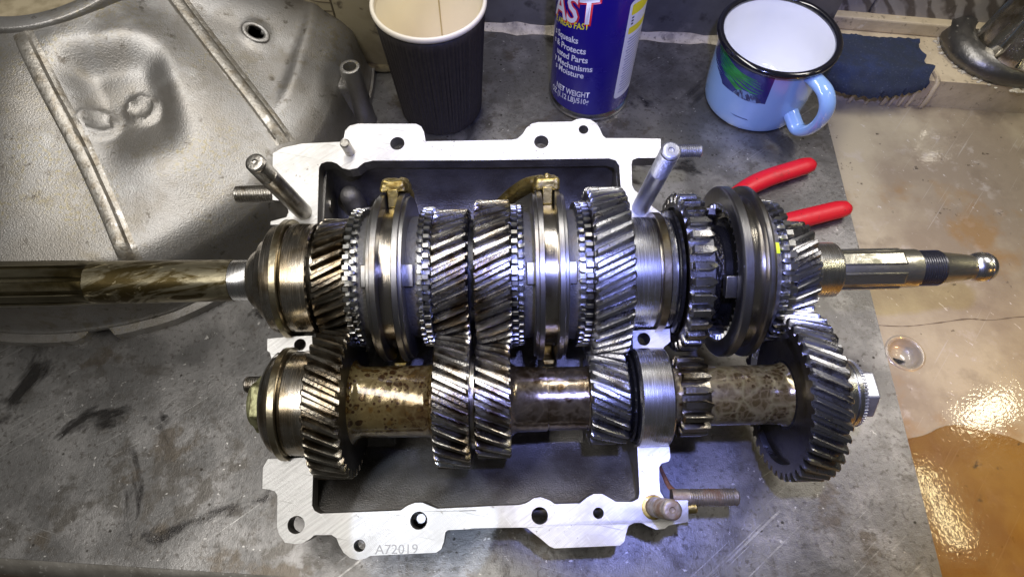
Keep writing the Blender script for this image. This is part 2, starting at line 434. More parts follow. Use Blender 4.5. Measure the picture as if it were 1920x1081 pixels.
def box(bm, c, s, rot=None):
    m = Matrix.Translation(Vector(c))
    if rot is not None:
        m = m @ rot
    m = m @ Matrix.Diagonal((s[0], s[1], s[2], 1))
    bmesh.ops.create_cube(bm, size=1.0, matrix=m)


def circle(cx, cy, r, n=28):
    return [(cx + r * math.cos(2 * PI * i / n), cy + r * math.sin(2 * PI * i / n)) for i in range(n)]


def bevel(o, w, seg=2, ang=40):
    m = o.modifiers.new('bevel', 'BEVEL')
    m.width = w * MM
    m.segments = seg
    m.limit_method = 'ANGLE'
    m.angle_limit = R(ang)
    return o


def smooth_loop(pts, it=1):
    for _ in range(it):
        out = []
        n = len(pts)
        for i in range(n):
            p, q = pts[i], pts[(i + 1) % n]
            out.append((p[0] * .75 + q[0] * .25, p[1] * .75 + q[1] * .25))
            out.append((p[0] * .25 + q[0] * .75, p[1] * .25 + q[1] * .75))
        pts = out
    return pts


def ss(a, b, x):
    t = min(1, max(0, (x - a) / (b - a)))
    return t * t * (3 - 2 * t)


def interp(x, xs, ys):
    if x <= xs[0]:
        return ys[0]
    for i in range(1, len(xs)):
        if x <= xs[i]:
            t = (x - xs[i - 1]) / (xs[i] - xs[i - 1])
            return ys[i - 1] + t * (ys[i] - ys[i - 1])
    return ys[-1]


def gear_bm(bm, z, slices, bore, hr=.36, ht=.13, phase=0.0, y0=0.0, web=None):
    """toothed wheel about the x axis. slices: (x, twist, ra, rr, w) with w scaling tooth width"""
    p = 2 * PI / z
    rings = []
    for (x, tw, ra, rr, w) in slices:
        c = min(.45, (ra - rr) * .16)
        mid = (hr + ht) / 2 + .045
        loc = [(-hr * w, rr), (-mid * w, rr + (ra - rr) * .5), (-(ht + .045) * w, ra - c), (-ht * w, ra), (ht * w, ra), ((ht + .045) * w, ra - c), (mid * w, rr + (ra - rr) * .5), (hr * w, rr), (.5, rr)]
        ring = []
        for k in range(z):
            for a, r in loc:
                t = phase + tw + (k + a) * p
                ring.append(bm.verts.new((x, y0 + r * math.cos(t), r * math.sin(t))))
        rings.append(ring)
    n = len(rings[0])
    for A, B in zip(rings, rings[1:]):
        for i in range(n):
            j = (i + 1) % n
            bm.faces.new((A[i], A[j], B[j], B[i]))
    for ring, s in ((rings[0], slices[0]), (rings[-1], slices[-1])):
        prev = ring
        steps = [bore]
        if web:
            steps = [web[0], (web[0] - .5, web[1]), (bore, web[1])]
        sign = 1 if ring is rings[0] else -1
        for st in steps:
            r, dx = st if isinstance(st, tuple) else (st, 0)
            cur = []
            for v in prev:
                t = math.atan2(v.co.z, v.co.y - y0)
                cur.append(bm.verts.new((s[0] + sign * dx, y0 + r * math.cos(t), r * math.sin(t))))
            for i in range(n):
                j = (i + 1) % n
                bm.faces.new((prev[i], prev[j], cur[j], cur[i]))
            prev = cur


def helical(name, z, x0, x1, rp, add, ded, hand, bore, material, parent, phase, web=None, beta=25):
    bm = bmesh.new()
    w = x1 - x0
    ra, rr = rp + add, rp - ded
    xs = [0, .9] + [w * k / 6 for k in range(1, 6)] + [w - .9, w]
    tb = math.tan(R(beta)) / rp * hand
    sl = []
    for i, x in enumerate(xs):
        e = .9 if i in (0, len(xs) - 1) else 0
        sl.append((x0 + x, tb * (x - w / 2), ra - e, rr, .92 if e else 1))
    gear_bm(bm, z, sl, bore, phase=phase, web=web)
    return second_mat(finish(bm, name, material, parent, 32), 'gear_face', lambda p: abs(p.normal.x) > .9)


def dog_ring(name, z, x0, x1, ra, rr, toward, material, parent, phase=0.0, bore=20, hr=.25, ht=.215, point=True):
    """straight short teeth pointed on the side 'toward' (+1 right / -1 left)"""
    bm = bmesh.new()
    w = x1 - x0
    if not point:
        sl = [(x0, 0, ra - .25, rr, .94), (x0 + .3, 0, ra, rr, 1), (x1 - .3, 0, ra, rr, 1), (x1, 0, ra - .25, rr, .94)]
    elif toward > 0:
        sl = [(x0, 0, ra - .3, rr, .95), (x0 + .3, 0, ra, rr, 1), (x0 + w * .68, 0, ra, rr, 1), (x1, 0, ra - .5, rr, .12)]
    else:
        sl = [(x0, 0, ra - .5, rr, .12), (x0 + w * .32, 0, ra, rr, 1), (x1 - .3, 0, ra, rr, 1), (x1, 0, ra - .3, rr, .95)]
    gear_bm(bm, z, sl, bore, hr=hr, ht=ht, phase=phase)
    return finish(bm, name, material, parent, 30)


def arc_sweep(bm, sect, phi0, phi1, n=40, rmod=None):
    """sect: list of (x, r); swept about the x axis from phi0 to phi1 (degrees)"""
    rings = []
    for i in range(n + 1):
        t = R(phi0 + (phi1 - phi0) * i / n)
        dr = rmod(i / n) if rmod else 0
        rings.append([bm.verts.new((x, (r + dr * (k > 1)) * math.cos(t), (r + dr * (k > 1)) * math.sin(t))) for k, (x, r) in enumerate(sect)])
    m = len(sect)
    for A, B in zip(rings, rings[1:]):
        for i in range(m):
            j = (i + 1) % m
            bm.faces.new((A[i], A[j], B[j], B[i]))
    bm.faces.new(rings[0])
    bm.faces.new(list(reversed(rings[-1])))


def tube_path(bm, pts, radii, n=12, flat=None):
    pts = [Vector(p) for p in pts]
    rings = []
    s = None
    for i, p in enumerate(pts):
        d = (pts[min(i + 1, len(pts) - 1)] - pts[max(i - 1, 0)]).normalized()
        if s is None:
            up = Vector((0, 0, 1)) if abs(d.z) < .9 else Vector((0, 1, 0))
            s = d.cross(up).normalized()
        else:
            s = (s - d * s.dot(d)).normalized()
        u = s.cross(d).normalized()
        r = radii[i] if isinstance(radii, (list, tuple)) else radii
        f = flat or 1.0
        rings.append([bm.verts.new(p + s * (r * math.cos(2 * PI * k / n)) + u * (r * f * math.sin(2 * PI * k / n))) for k in range(n)])
    for A, B in zip(rings, rings[1:]):
        for k in range(n):
            j = (k + 1) % n
            bm.faces.new((A[k], A[j], B[j], B[k]))
    bm.faces.new(rings[0])
    bm.faces.new(list(reversed(rings[-1])))


def spline_pts(pts, n=8):
    """Catmull-Rom through pts"""
    P = [Vector(p) for p in pts]
    P = [P[0] * 2 - P[1]] + P + [P[-1] * 2 - P[-2]]
    out = []
    for i in range(1, len(P) - 2):
        for k in range(n):
            t = k / n
            a, b, c, d = P[i - 1], P[i], P[i + 1], P[i + 2]
            out.append(.5 * ((2 * b) + (c - a) * t + (2 * a - 5 * b + 4 * c - d) * t * t + (3 * b - 3 * c + d - a) * t ** 3))
    out.append(P[-2])
    return out


def text_bm(body, size, extrude=0.0, offset=0.0, sx=1.0):
    cu = bpy.data.curves.new('lettering', 'FONT')
    cu.body = body
    cu.size = size
    cu.extrude = extrude
    cu.offset = offset
    cu.resolution_u = 3
    ob = bpy.data.objects.new('lettering', cu)
    col.objects.link(ob)
    dg = bpy.context.evaluated_depsgraph_get()
    me = bpy.data.meshes.new_from_object(ob.evaluated_get(dg))
    bm = bmesh.new()
    bm.from_mesh(me)
    bpy.data.objects.remove(ob)
    bpy.data.curves.remove(cu)
    bpy.data.meshes.remove(me)
    bmesh.ops.scale(bm, vec=(sx, 1, 1), verts=bm.verts)
    return bm


def thread_prof(a0, a1, r, pitch=1.5, depth=.55):
    out = [(a0, r - depth)]
    k = a0
    while k + pitch <= a1:
        out += [(k + .15 * pitch, r - depth), (k + .45 * pitch, r), (k + .6 * pitch, r), (k + .9 * pitch, r - depth)]
        k += pitch
    out.append((a1, r - depth))
    return out


# ------------------------------------------------------------------ the setting
SL = -0.06      # the bench lies slightly turned to the camera


def bench_pt(u, v):
    """u along the bench, v away from its front edge"""
    a = math.atan(SL)
    return (-140.8 + u * math.cos(a) - v * math.sin(a) * .6, 31.3 + u * math.sin(a) + v * math.cos(a))


# steel bench top: front edge rolled over, right edge cut
bm = bmesh.new()
ed0, ed1 = Vector((240.5, 8.0)), Vector((262.5, 468.0))
front = [(-620, 60.5), (-291.4, 41.3), (-140.8, 32.3), (60, 20.5), (240.8, 10.0)]
poly = front + [(ed1.x, ed1.y), (100, 480), (-160, 496), (-620, 530)]
prism(bm, poly, -5.0, 0.0)
bench = finish(bm, 'bench_top', 'bench_steel', smooth=0)
bench['kind'] = 'structure'
bevel(bench, 1.2, 2, 50)
# rolled front lip and the dark timber below it
bm = bmesh.new()
prof = [(0, -.2), (-3, -.8), (-6, -2.5), (-8.5, -5.5), (-10, -10), (-10.5, -30), (-8.5, -30), (-8, -10), (-5, -5.2), (0, -4.6)]
rings = []
for x, y in front:
    rings.append([bm.verts.new((x, y + 1.0 + a, z)) for a, z in prof])
for A, B in zip(rings, rings[1:]):
    for i in range(len(prof)):
        j = (i + 1) % len(prof)
        bm.faces.new((A[i], A[j], B[j], B[i]))
o = finish(bm, 'front_lip', 'bench_edge', bench, 60)
bm = bmesh.new()
prism(bm, [(-620, 20), (-620, 48), (235, -2), (235, -30)], -75, -34)
o = finish(bm, 'timber_rail', 'wood_dark', bench, 0)
bevel(o, 2)
# support below the plate along the cut edge
bm = bmesh.new()
prism(bm, [(-600, 62), (228, 12), (252, 462), (-600, 515)], -40, -5.3)
finish(bm, 'bench_core', 'wood_dark', bench, 0)

# lower sink board with a round recess and a hairline joint
bm = bmesh.new()
hole = circle(281, 180, 11.2, 40)
prism(bm, [(225, -150), (760, -150), (760, 520), (225, 520)], -60, -30, [hole])
board = finish(bm, 'sink_board', 'sink_board', smooth=30)
board['kind'] = 'structure'
bm = bmesh.new()
lathe(bm, [(-29.9, 14), (-29.2, 13.0), (-29.4, 11.8), (-31.5, 10.4), (-36, 9.4), (-38, 6), (-38.4, 0.6)], 48, 'z', (281, 180, 0), caps=(False, True))
finish(bm, 'drain_dish', 'sink_board', board, 50)
bm = bmesh.new()
prism(bm, [(276, 174), (284, 176), (276, 179)], -37.6, -36.4)
finish(bm, 'drain_slot', 'black_steel', board, 0)
bm = bmesh.new()
pts = spline_pts([(255, 203, -30), (285, 201, -30), (310, 203.5, -30), (335, 207, -30), (352, 206, -30), (380, 209, -30), (430, 208, -30)], 6)
tube_path(bm, pts, [.2 + .5 * random.random() for _ in pts], 6, .25)
finish(bm, 'board_crack', 'crack_dark', board, 40)

# back upstand of the bench with its sealant line
bm = bmesh.new()
WX0, WX1 = -620.0, 272.0


def back_y(x):
    return 484.5 - .085 * (x + 10)


prism(bm, [(WX0, back_y(WX0)), (WX1, back_y(WX1)), (WX1, back_y(WX1) + 12), (WX0, back_y(WX0) + 12)], -20, 330)
wall = finish(bm, 'back_wall', 'wall_steel', smooth=0)
wall['kind'] = 'structure'
bm = bmesh.new()
n = 70
for k, prof in enumerate([None]):
    rows = []
    for i in range(n + 1):
        x = WX0 + (WX1 - WX0) * i / n
        y = back_y(x)
        w = 4.2 + 1.6 * math.sin(i * 1.7) * random.random() + 1.2 * random.random()
        rows.append([bm.verts.new((x, y - w * 1.5, .1)), bm.verts.new((x, y - w * .8, 1.5)), bm.verts.new((x, y - .5 * w, 3.0)), bm.verts.new((x, y - .2, w * 1.2)), bm.verts.new((x, y + 2, w)), bm.verts.new((x, y + 2, .1))])
    for A, B in zip(rows, rows[1:]):
        for i in range(6):
            bm.faces.new((A[i], A[(i + 1) % 6], B[(i + 1) % 6], B[i]))
finish(bm, 'sealant_bead', 'sealant', wall, 60)

# weathered boarding right of the upstand
for k, (xa, xb, dz) in enumerate([(273, 318, 0), (319.5, 420, 1.5), (421.5, 640, .4)]):
    bm = bmesh.new()
    ya, yb = 494 - .13 * (xa - 290), 494 - .13 * (xb - 290)
    prism(bm, [(xa, ya - dz), (xb, yb - dz), (xb, yb + 14), (xa, ya + 14)], -30, 330)
    o = finish(bm, 'wall_plank', 'wood_grey', wall, 0)
    bevel(o, 1.2)

# cream ledge over the sink with its ribbed front and a trim strip against the wall
bm = bmesh.new()
lf = [(266, 427.5), (300, 425), (340, 421), (372, 418), (420, 413), (640, 392)]
prism(bm, lf + [(640, 462), (266, 498)], -30, -1.2)
ledge = finish(bm, 'sink_ledge', 'cream_paint', smooth=0)
ledge['kind'] = 'structure'
bevel(ledge, 1.5, 2)
bm = bmesh.new()
tw = lambda x: 484 - .13 * (x - 290)
prism(bm, [(266, tw(266)), (415, tw(415)), (640, tw(640)), (640, tw(640) + 10), (266, tw(266) + 10)], -1.0, 12)
o = finish(bm, 'trim_strip', 'cream_paint', ledge, 0)
bevel(o, 1.5)
for k, (x, w, hgt) in enumerate([(283, 5, 0), (301, 3.2, 0), (316, 3.4, 0), (330, 4.2, 1), (336, 2.4, -4), (344, 2.6, -2), (351, 3.0, -3), (364, 4.5, 1.5)]):
    bm = bmesh.new()
    y = 427.5 - (x - 266) * .09
    n = 8
    rows = []
    for i in range(n + 1):
        t = i / n
        yy = y + 14 - 22 * t
        zz = -.8 + hgt * .3 + 1.6 * math.sin(PI * min(1, t * 1.2)) if t < .62 else -.6 - (t - .62) / .38 * 29
        yy = yy if t < .62 else y + .4 - 4.5 * (.6 + .4 * math.sin(t * 9))
        ww = w * (.8 + .3 * random.random())
        rows.append([bm.verts.new((x - ww / 2, yy, zz - 1.5)), bm.verts.new((x - ww / 3, yy - .6, zz + .4)), bm.verts.new((x + ww / 3, yy - .6, zz + .4)), bm.verts.new((x + ww / 2, yy, zz - 1.5)), bm.verts.new((x, yy + 4, zz - 3))])
    for A, B in zip(rows, rows[1:]):
        for i in range(5):
            bm.faces.new((A[i], A[(i + 1) % 5], B[(i + 1) % 5], B[i]))
    bm.faces.new(rows[0])
    bm.faces.new(rows[-1])
    finish(bm, 'plaster_ridge', 'cream_paint', ledge, 60)

# ------------------------------------------------------------------ gearbox frame
O = Vector((0, 181.64, 78.0)) * MM
EX = Vector((.99983, .017918, .004335)).normalized()
EZ = Vector((0, -.235142, .971961))
EZ = (EZ - EX * EZ.dot(EX)).normalized()
EY = EZ.cross(EX)
FR = Matrix(((EX.x, EY.x, EZ.x, O.x), (EX.y, EY.y, EZ.y, O.y), (EX.z, EY.z, EZ.z, O.z), (0, 0, 0, 1)))


def floor_z(x, y):
    """local height of the bench surface below a point of the housing"""
    return -(78.0 + .004335 * x + .2351 * y) / .97196


CY = -69.5
hous = thing('gearbox_housing', 'open half of an aluminium gearbox case with pale machined flange holding both shafts', 'gearbox case', mw=FR)
TOP = [(-139.7, 33.2), (-139.8, 35.2), (-130.7, 37.7), (-129.7, 41.0), (-131.4, 46.1), (-135.3, 48.2), (-139.7, 48.6), (-140.7, 57.1), (-141.8, 78.9), (-136.3, 82.3), (-124.6, 84.9), (-102.2, 85.6), (-99.8, 88.7), (-99.4, 93.0), (-96.9, 96.2), (-92.1, 97.6), (-78.5, 97.3), (-56.5, 96.9), (-53.3, 95.0), (-51.6, 91.4), (-50.5, 85.0), (-30.6, 85.0), (1.6, 85.1), (4.8, 85.7), (8.1, 88.9), (10.4, 92.8), (13.7, 95.6), (18.0, 96.6), (38.1, 96.6), (40.8, 98.0), (44.7, 98.7), (49.5, 97.8), (53.3, 94.9), (55.0, 91.3), (56.4, 86.9), (58.2, 85.1), (74.0, 84.8), (91.3, 84.1), (90.4, 72.9), (89.0, 71.5), (76.3, 71.7), (73.3, 70.4), (72.5, 67.6), (71.9, 54.2), (73.2, 50.7), (79.8, 45.5), (82.0, 41.1), (87.8, 36.0), (86.1, 33.2), (72.0, 32.3), (64.5, 32.4), (65.2, 53.3), (65.1, 67.0), (63.4, 70.2), (59.4, 71.7), (-17.8, 71.9), (-81.5, 72.9), (-87.2, 71.6), (-90.8, 68.2), (-95.5, 67.2), (-99.7, 68.3), (-103.0, 71.2), (-106.3, 72.6), (-109.5, 72.7), (-112.6, 71.4), (-113.7, 68.6), (-113.3, 56.6), (-112.5, 33.2)]
BOT = [(-130.5, -98.3), (-111.5, -97.9), (-106.4, -100.5), (-105.7, -122.0), (-104.2, -124.6), (-101.3, -126.0), (-59.9, -125.2), (-56.3, -122.9), (-52.5, -121.6), (-48.4, -121.7), (-44.2, -123.4), (-40.9, -124.7), (-8.6, -123.8), (1.3, -123.7), (5.5, -122.7), (9.1, -120.4), (12.7, -120.0), (17.1, -121.6), (19.8, -123.5), (32.8, -123.5), (36.5, -120.7), (40.2, -118.9), (44.7, -119.0), (48.1, -120.9), (51.6, -123.0), (60.2, -123.2), (63.3, -121.7), (64.1, -119.1), (64.6, -95.6), (81.6, -95.6), (81.7, -101.1), (80.6, -103.3), (76.9, -104.3), (75.4, -106.2), (74.9, -112.3), (74.9, -118.5), (76.9, -121.9), (78.2, -122.7), (89.0, -122.9), (88.3, -133.4), (78.0, -135.0), (75.7, -136.5), (71.3, -136.9), (66.5, -134.8), (64.4, -133.4), (60.3, -133.4), (57.2, -134.9), (55.8, -138.7), (54.8, -142.0), (52.5, -144.2), (19.0, -144.9), (16.4, -143.8), (12.1, -140.2), (5.2, -134.9), (2.4, -134.6), (-18.9, -134.7), (-35.3, -135.2), (-36.6, -136.2), (-37.4, -141.0), (-38.7, -144.1), (-41.2, -145.8), (-74.4, -146.7), (-77.1, -147.9), (-80.8, -148.6), (-84.9, -147.5), (-88.3, -144.9), (-90.7, -141.3), (-92.2, -138.0), (-94.7, -136.4), (-103.5, -136.3), (-106.0, -138.3), (-109.2, -140.0), (-113.2, -140.4), (-118.5, -139.6), (-121.7, -135.7), (-123.1, -131.8), (-124.0, -116.6), (-125.6, -114.5), (-128.7, -113.6), (-132.1, -113.1), (-132.7, -102.6)]
LM = [(-136.0, -34.0), (-124.5, -33.0), (-111.4, -32.6), (-110.6, -40.5), (-116, -41.6), (-129.7, -41.8), (-132.8, -45.2), (-134.0, -41.6), (-135.5, -40.6)]
RM = [(66.2, -33.2), (87.1, -32.4), (86.8, -39.7), (83.0, -42.6), (82.2, -44.0), (65.8, -43.6)]
bm = bmesh.new()
prism(bm, TOP, -10, 0, [circle(-67.5, 83.9, 4.3), circle(19.2, 83.3, 4.3), circle(45, 91.1, 2.9)])
prism(bm, BOT, -10, 0, [circle(-113.3, -131.2, 4.4), circle(-50.4, -130.3, 4.4), circle(-80.3, -141.8, 3.0), circle(11.9, -129.1, 4.3), circle(42.2, -128.4, 2.8)])
prism(bm, LM, -14, 0, [circle(-117.7, -37.6, 3.3)])
prism(bm, RM, -14, 0, [circle(72.2, -38.0, 3.6)])
fl = finish(bm, 'flange', 'machined_alu', hous, 25)
second_mat(fl, 'cast_wall', lambda p: p.normal.z < .5)
bevel(fl, .35, 2, 50)
# inner bowl
prof = [(74, -9.6), (73.6, -14), (72.4, -26), (67, -38), (58, -46), (42, -52), (20, -54.5), (0, -55), (-20, -53.5), (-45, -49), (-69, -46.5), (-88, -43.5), (-101, -36), (-110, -26), (-118, -18), (-124.5, -12), (-127.5, -9.6)]
prof = [tuple(p)[:2] for p in spline_pts([(a, b, 0) for a, b in prof], 4)]
XA, XB = -114.5, 66.5
xs = [XA + (XB - XA) * (.5 - .5 * math.cos(PI * i / 40)) for i in range(41)]
bm = bmesh.new()
rows = []
for x in xs:
    t = abs((x - (XA + XB) / 2) / ((XB - XA) / 2))
    s = max(0.0, 1 - t ** 14) ** (1 / 5)
    rows.append([bm.verts.new((x, y, -9.6 + (z + 9.6) * s)) for y, z in prof])
for A, B in zip(rows, rows[1:]):
    for i in range(len(prof) - 1):
        bm.faces.new((A[i], A[i + 1], B[i + 1], B[i]))
bowl = finish(bm, 'bowl', 'cast_wall', hous, 60)
sm = bowl.modifiers.new('shell', 'SOLIDIFY')
sm.thickness = 5 * MM
sm.offset = 1
# end walls with bearing saddles
for (x0, x1, r0, r1) in ((-129, -112, 31.3, 27.9), (65, 71.5, 31.9, 26.4)):
    pts = [(-108, -10.2)]
    for cy, r in ((CY, r1), (0, r0)):
        a0 = math.asin(10.2 / r)
        for i in range(25):
            a = PI + a0 + (PI - 2 * a0) * i / 24
            pts.append((cy + r * math.cos(a), r * math.sin(a)))
    pts += [(80, -10.2), (76, -40), (40, -58), (-40, -55), (-95, -45)]
    bm = bmesh.new()
    prism(bm, pts, x0, x1)
    bmesh.ops.transform(bm, matrix=Matrix(((0, 0, 1, 0), (1, 0, 0, 0), (0, 1, 0, 0), (0, 0, 0, 1))), verts=bm.verts)
    finish(bm, 'end_wall', 'cast_wall', hous, 30)
# feet of the casting standing on the bench
for (x0, x1, y0, y1) in ((-90, -70, -95, -60), (20, 42, -95, -60), (-90, -66, 20, 58), (18, 42, 20, 58)):
    bm = bmesh.new()
    prism(bm, [(x0, y0), (x1, y0), (x1, y1), (x0, y1)], floor_z, -42)
    bevel(finish(bm, 'foot', 'cast_wall', hous, 0), 2)
# sand cast shelf and boss in the left rear corner
bm = bmesh.new()
prism(bm, [(-104, 30), (-84, 30), (-82, 48), (-86, 57), (-97, 56), (-104, 50)], -52, lambda x, y: -27 - .12 * (y - 30) + .1 * (x + 94))
bevel(finish(bm, 'cast_shelf', 'cast_bright', hous, 30), 3, 3)
bm = bmesh.new()
lathe(bm, [(-50, 7.5), (-22, 6.5), (-18, 5), (-16.5, 2.5), (-16.2, .5)], 24, 'z', (-100, 60, 0))
finish(bm, 'boss', 'cast_wall', hous, 50)
bm = bmesh.new()
tube_path(bm, [(-112.5, 54, -22), (-110.6, 54, -22)], 4.5, 20)
finish(bm, 'plug', 'stud_steel', hous, 40)
# stamped number
tb = text_bm('A72019', 6.4, .05, sx=.92)
for v in tb.verts:
    v.co = Vector((-72.3 + v.co.x * 1.18, -146.0 + v.co.y * 1.02, .08 + v.co.z))
finish(tb, 'stamped_number', 'engraving', hous, 0)


def stud(name, a, b, r, threaded, material, n=28, pitch=1.5):
    """a plain rod from a to b with threads over the last 'threaded' mm"""
    bm = bmesh.new()
    a, b = Vector(a), Vector(b)
    ln = (b - a).length
    prof = [(0, r)]
    if threaded < ln:
        prof += [(ln - threaded - .8, r), (ln - threaded - .4, r - .5)]
    prof += thread_prof(max(.1, ln - threaded), ln - 2.0, r, pitch) + [(ln - 1.9, r - .15), (ln - .9, r - .15), (ln - .05, r - 1.1), (ln, r - 1.25), (ln, 1.6), (ln - .5, 1.1), (ln - .6, .4)]
    tmp = bmesh.new()
    lathe(tmp, prof, n, 'z')
    q = (b - a).normalized().to_track_quat('Z', 'Y')
    bmesh.ops.transform(tmp, matrix=Matrix.Translation(a) @ q.to_matrix().to_4x4(), verts=tmp.verts)
    join(bm, tmp)
    return finish(bm, name, material, hous, 28)


stud('stud', (-120.7, 40.8, -8), (-123.5, 39.5, 67), 5.0, 14, 'stud_steel', pitch=1.2)
stud('stud', (75.6, 39.6, -8), (77.0, 40.2, 71), 5.0, 22, 'stud_cool', pitch=1.2)
stud('stud', (70.8, -126.0, -8), (73.5, -125.5, 30), 5.0, 16, 'stud_rust')
bm = bmesh.new()
lathe(bm, [(-2, 5.6), (.5, 6.2), (.9, 5.4), (.9, 4)], 26, 'z', (70.8, -126, 0))
finish(bm, 'sealer_ring', 'brass', hous, 40)
bm = bmesh.new()
cyl_between(bm, (-95.4, 78.7, -5), (-96.0, 78.4, 12), 2.9, 2.9, 24, .6)
finish(bm, 'dowel_pin', 'stud_steel', hous, 40)
stud('side_stud', (-138, 55.2, -5.5), (-164.3, 55.0, -5.5), 5.1, 25, 'stud_steel')
stud('side_stud', (88, 78.4, -5.5), (117.0, 78.2, -5.5), 4.2, 27, 'stud_cool', pitch=1.3)
stud('side_stud', (82, -122, -6), (117.0, -122.2, -6), 4.6, 25, 'stud_rust', pitch=1.3)
stud('side_stud', (-129, -58.4, -6), (-148.3, -58.4, -6), 4.6, 13, 'stud_steel', pitch=1.2)
bm = bmesh.new()
cyl_between(bm, (86, -127.2, -6), (94.5, -127.2, -6), 2.9, 2.9, 20, .5)
finish(bm, 'brass_plug', 'brass', hous, 40)
bm = bmesh.new()
pts = spline_pts([(78.5, -103, -16), (80.5, -110, -15), (83, -116.5, -13), (86.5, -120.5, -9.5)], 5)
tube_path(bm, pts, [.7 + 1.1 * i / len(pts) for i in range(len(pts))], 6, .5)
finish(bm, 'rusty_clip', 'rust', hous, 50)
bm = bmesh.new()
cyl_between(bm, (-49.6, -129.6, -16), (-49.6, -129.6, -3.5), 2.7, 2.7, 20, .4)
finish(bm, 'dowel_pin', 'stud_cool', hous, 40)

# ------------------------------------------------------------------ main shaft
ms = thing('main_shaft', 'upper oily steel shaft carrying helical gears and three synchro sleeves, splined both ends', 'gear shaft', mw=FR)


def lpart(name, prof, material, parent, n=112, sm=35, rf=None, y0=0):
    bm = bmesh.new()
    lathe(bm, prof, n, 'x', (0, y0, 0), rfun=rf)
    return finish(bm, name, material, parent, sm)


# input shaft: splined far end, oil filmed rod, ground collar
bm = bmesh.new()
sl = [(-430, 0, 13.3, 10.6, 1), (-262, 0, 13.0, 10.6, 1), (-250, 0, 12.9, 10.8, 1.0), (-243, 0, 12.7, 11.4, 1.02), (-238, 0, 12.5, 12.1, 1.05), (-236, 0, 12.4, 12.35, 1.05)]
gear_bm(bm, 10, sl, 2, hr=.33, ht=.30, phase=R(6))
finish(bm, 'input_spline', 'spline_olive', ms, 30)
lpart('input_rod', [(-237, 11), (-236.2, 12.3), (-200, 12.1), (-157.2, 11.8), (-157, 11.3)], 'olive_shaft', ms, 72)
lpart('ground_collar', [(-157.1, 10.5), (-157, 11.5), (-145, 11.5), (-144, 11.0)], 'race_steel', ms, 72)
br = lpart('bearing', [(-146.5, 11.2), (-146.2, 14.2), (-144.5, 16.2), (-141.5, 18.0), (-138.9, 18.8), (-138.6, 19.0), (-138.4, 22.6), (-137.6, 23.0), (-133.4, 24.6), (-132.9, 24.8), (-132.7, 29.4), (-132.0, 30.2), (-127, 31.0), (-126.3, 31), (-126.2, 29.5), (-122.1, 29.5), (-122, 31.0), (-121.2, 31.2), (-120.9, 30.7), (-119.8, 30.7), (-119.5, 31.2), (-108.4, 31.2), (-107.6, 30.4), (-107.5, 25), (-106, 24.8), (-105.8, 14)], 'race_oily', ms)
lpart('snap_ring', [(-126.0, 29.6), (-126.0, 33.4), (-125.7, 33.7), (-122.6, 33.7), (-122.3, 33.4), (-122.3, 29.6)], 'snap_steel', br)


def pair(zm, zc, x0, x1, xc0, xc1, mm, mc, bore=15, webm=None, webc=None, add=2.0, ded=2.4, beta=25):
    rm = 69.5 * zm / (zm + zc)
    rc = 69.5 - rm
    xm, xcm = (x0 + x1) / 2, (xc0 + xc1) / 2
    tb = math.tan(R(beta))
    # tooth of the main wheel at phi=pi for x = xm ; gap of the counter wheel at phi=0 for x = xm
    g1 = helical('helical_gear', zm, x0, x1, rm, add, ded, -1, bore, mm, ms, PI, webm, beta)
    ph = -PI / zc + tb / rc * (xcm - xm)
    g2 = helical('helical_gear', zc, xc0, xc1, rc, add, ded, 1, bore, mc, CS, ph, webc, beta)
    return g1, g2


def counter_frame():
    return FR @ Matrix.Translation((0, CY * MM, 0))


CS = thing('counter_shaft', 'lower steel gear shaft coated in frothy brown oil, with hex nut at its end', 'gear shaft', mw=counter_frame())

gA, ga = pair(31, 37, -104.9, -87.6, -103.2, -85.2, 'gear_oily', 'gear_oily')
gB, gb = pair(35, 33, -42.2, -23.2, -41.0, -22.8, 'gear_steel', 'gear_steel')
gC, gc = pair(38, 27, -19.8, -.6, -20.2, -2.0, 'gear_steel', 'gear_steel')
gD, gd = pair(43, 21, 41.6, 61.6, 39.2, 58.8, 'gear_cool', 'gear_cool')
gE, ge = pair(25, 42, 149.2, 164.2, 141.2, 160.2, 'gear_cool', 'gear_cool', webc=(37, 3.5), add=1.9)
# dog teeth beside the gears and toothed synchro rings next to the sleeves
for (g, xa, xm, xb, xc, ra, z, s) in ((gA, -86.6, -83.2, -79.6, -73, 39.2, 44, 1), (gB, -42.6, -46.0, -49.4, -55.5, 39.2, 44, -1), (gC, -.4, 3.0, 6.4, 13, 40.0, 45, 1), (gD, 41.4, 37.6, 34.0, 27.5, 41.0, 47, -1)):
    rr = ra - 4.2
    lo, hi = sorted((xa, xm))
    dog_ring('dog_teeth', z, lo, hi, ra, rr - 1.6, s, 'dog_steel', g, 0.0, hr=.23, ht=.19, point=False)
    lo, hi = sorted((xm + .15 * s, xb))
    bm = bmesh.new()
    w = hi - lo
    dog_ring('synchro_ring_teeth', z, lo, hi, ra - .2, rr, s, 'dog_steel', g, PI / z, hr=.21, ht=.165)
    lo, hi = sorted((xb - .6 * s, xc))
    r0, r1 = (rr + .1, rr - 1.3) if s > 0 else (rr - 1.3, rr + .1)
    lpart('synchro_ring', [(lo, 20), (lo, r0), (hi, r1), (hi, 20)], 'synchro_grey', g)
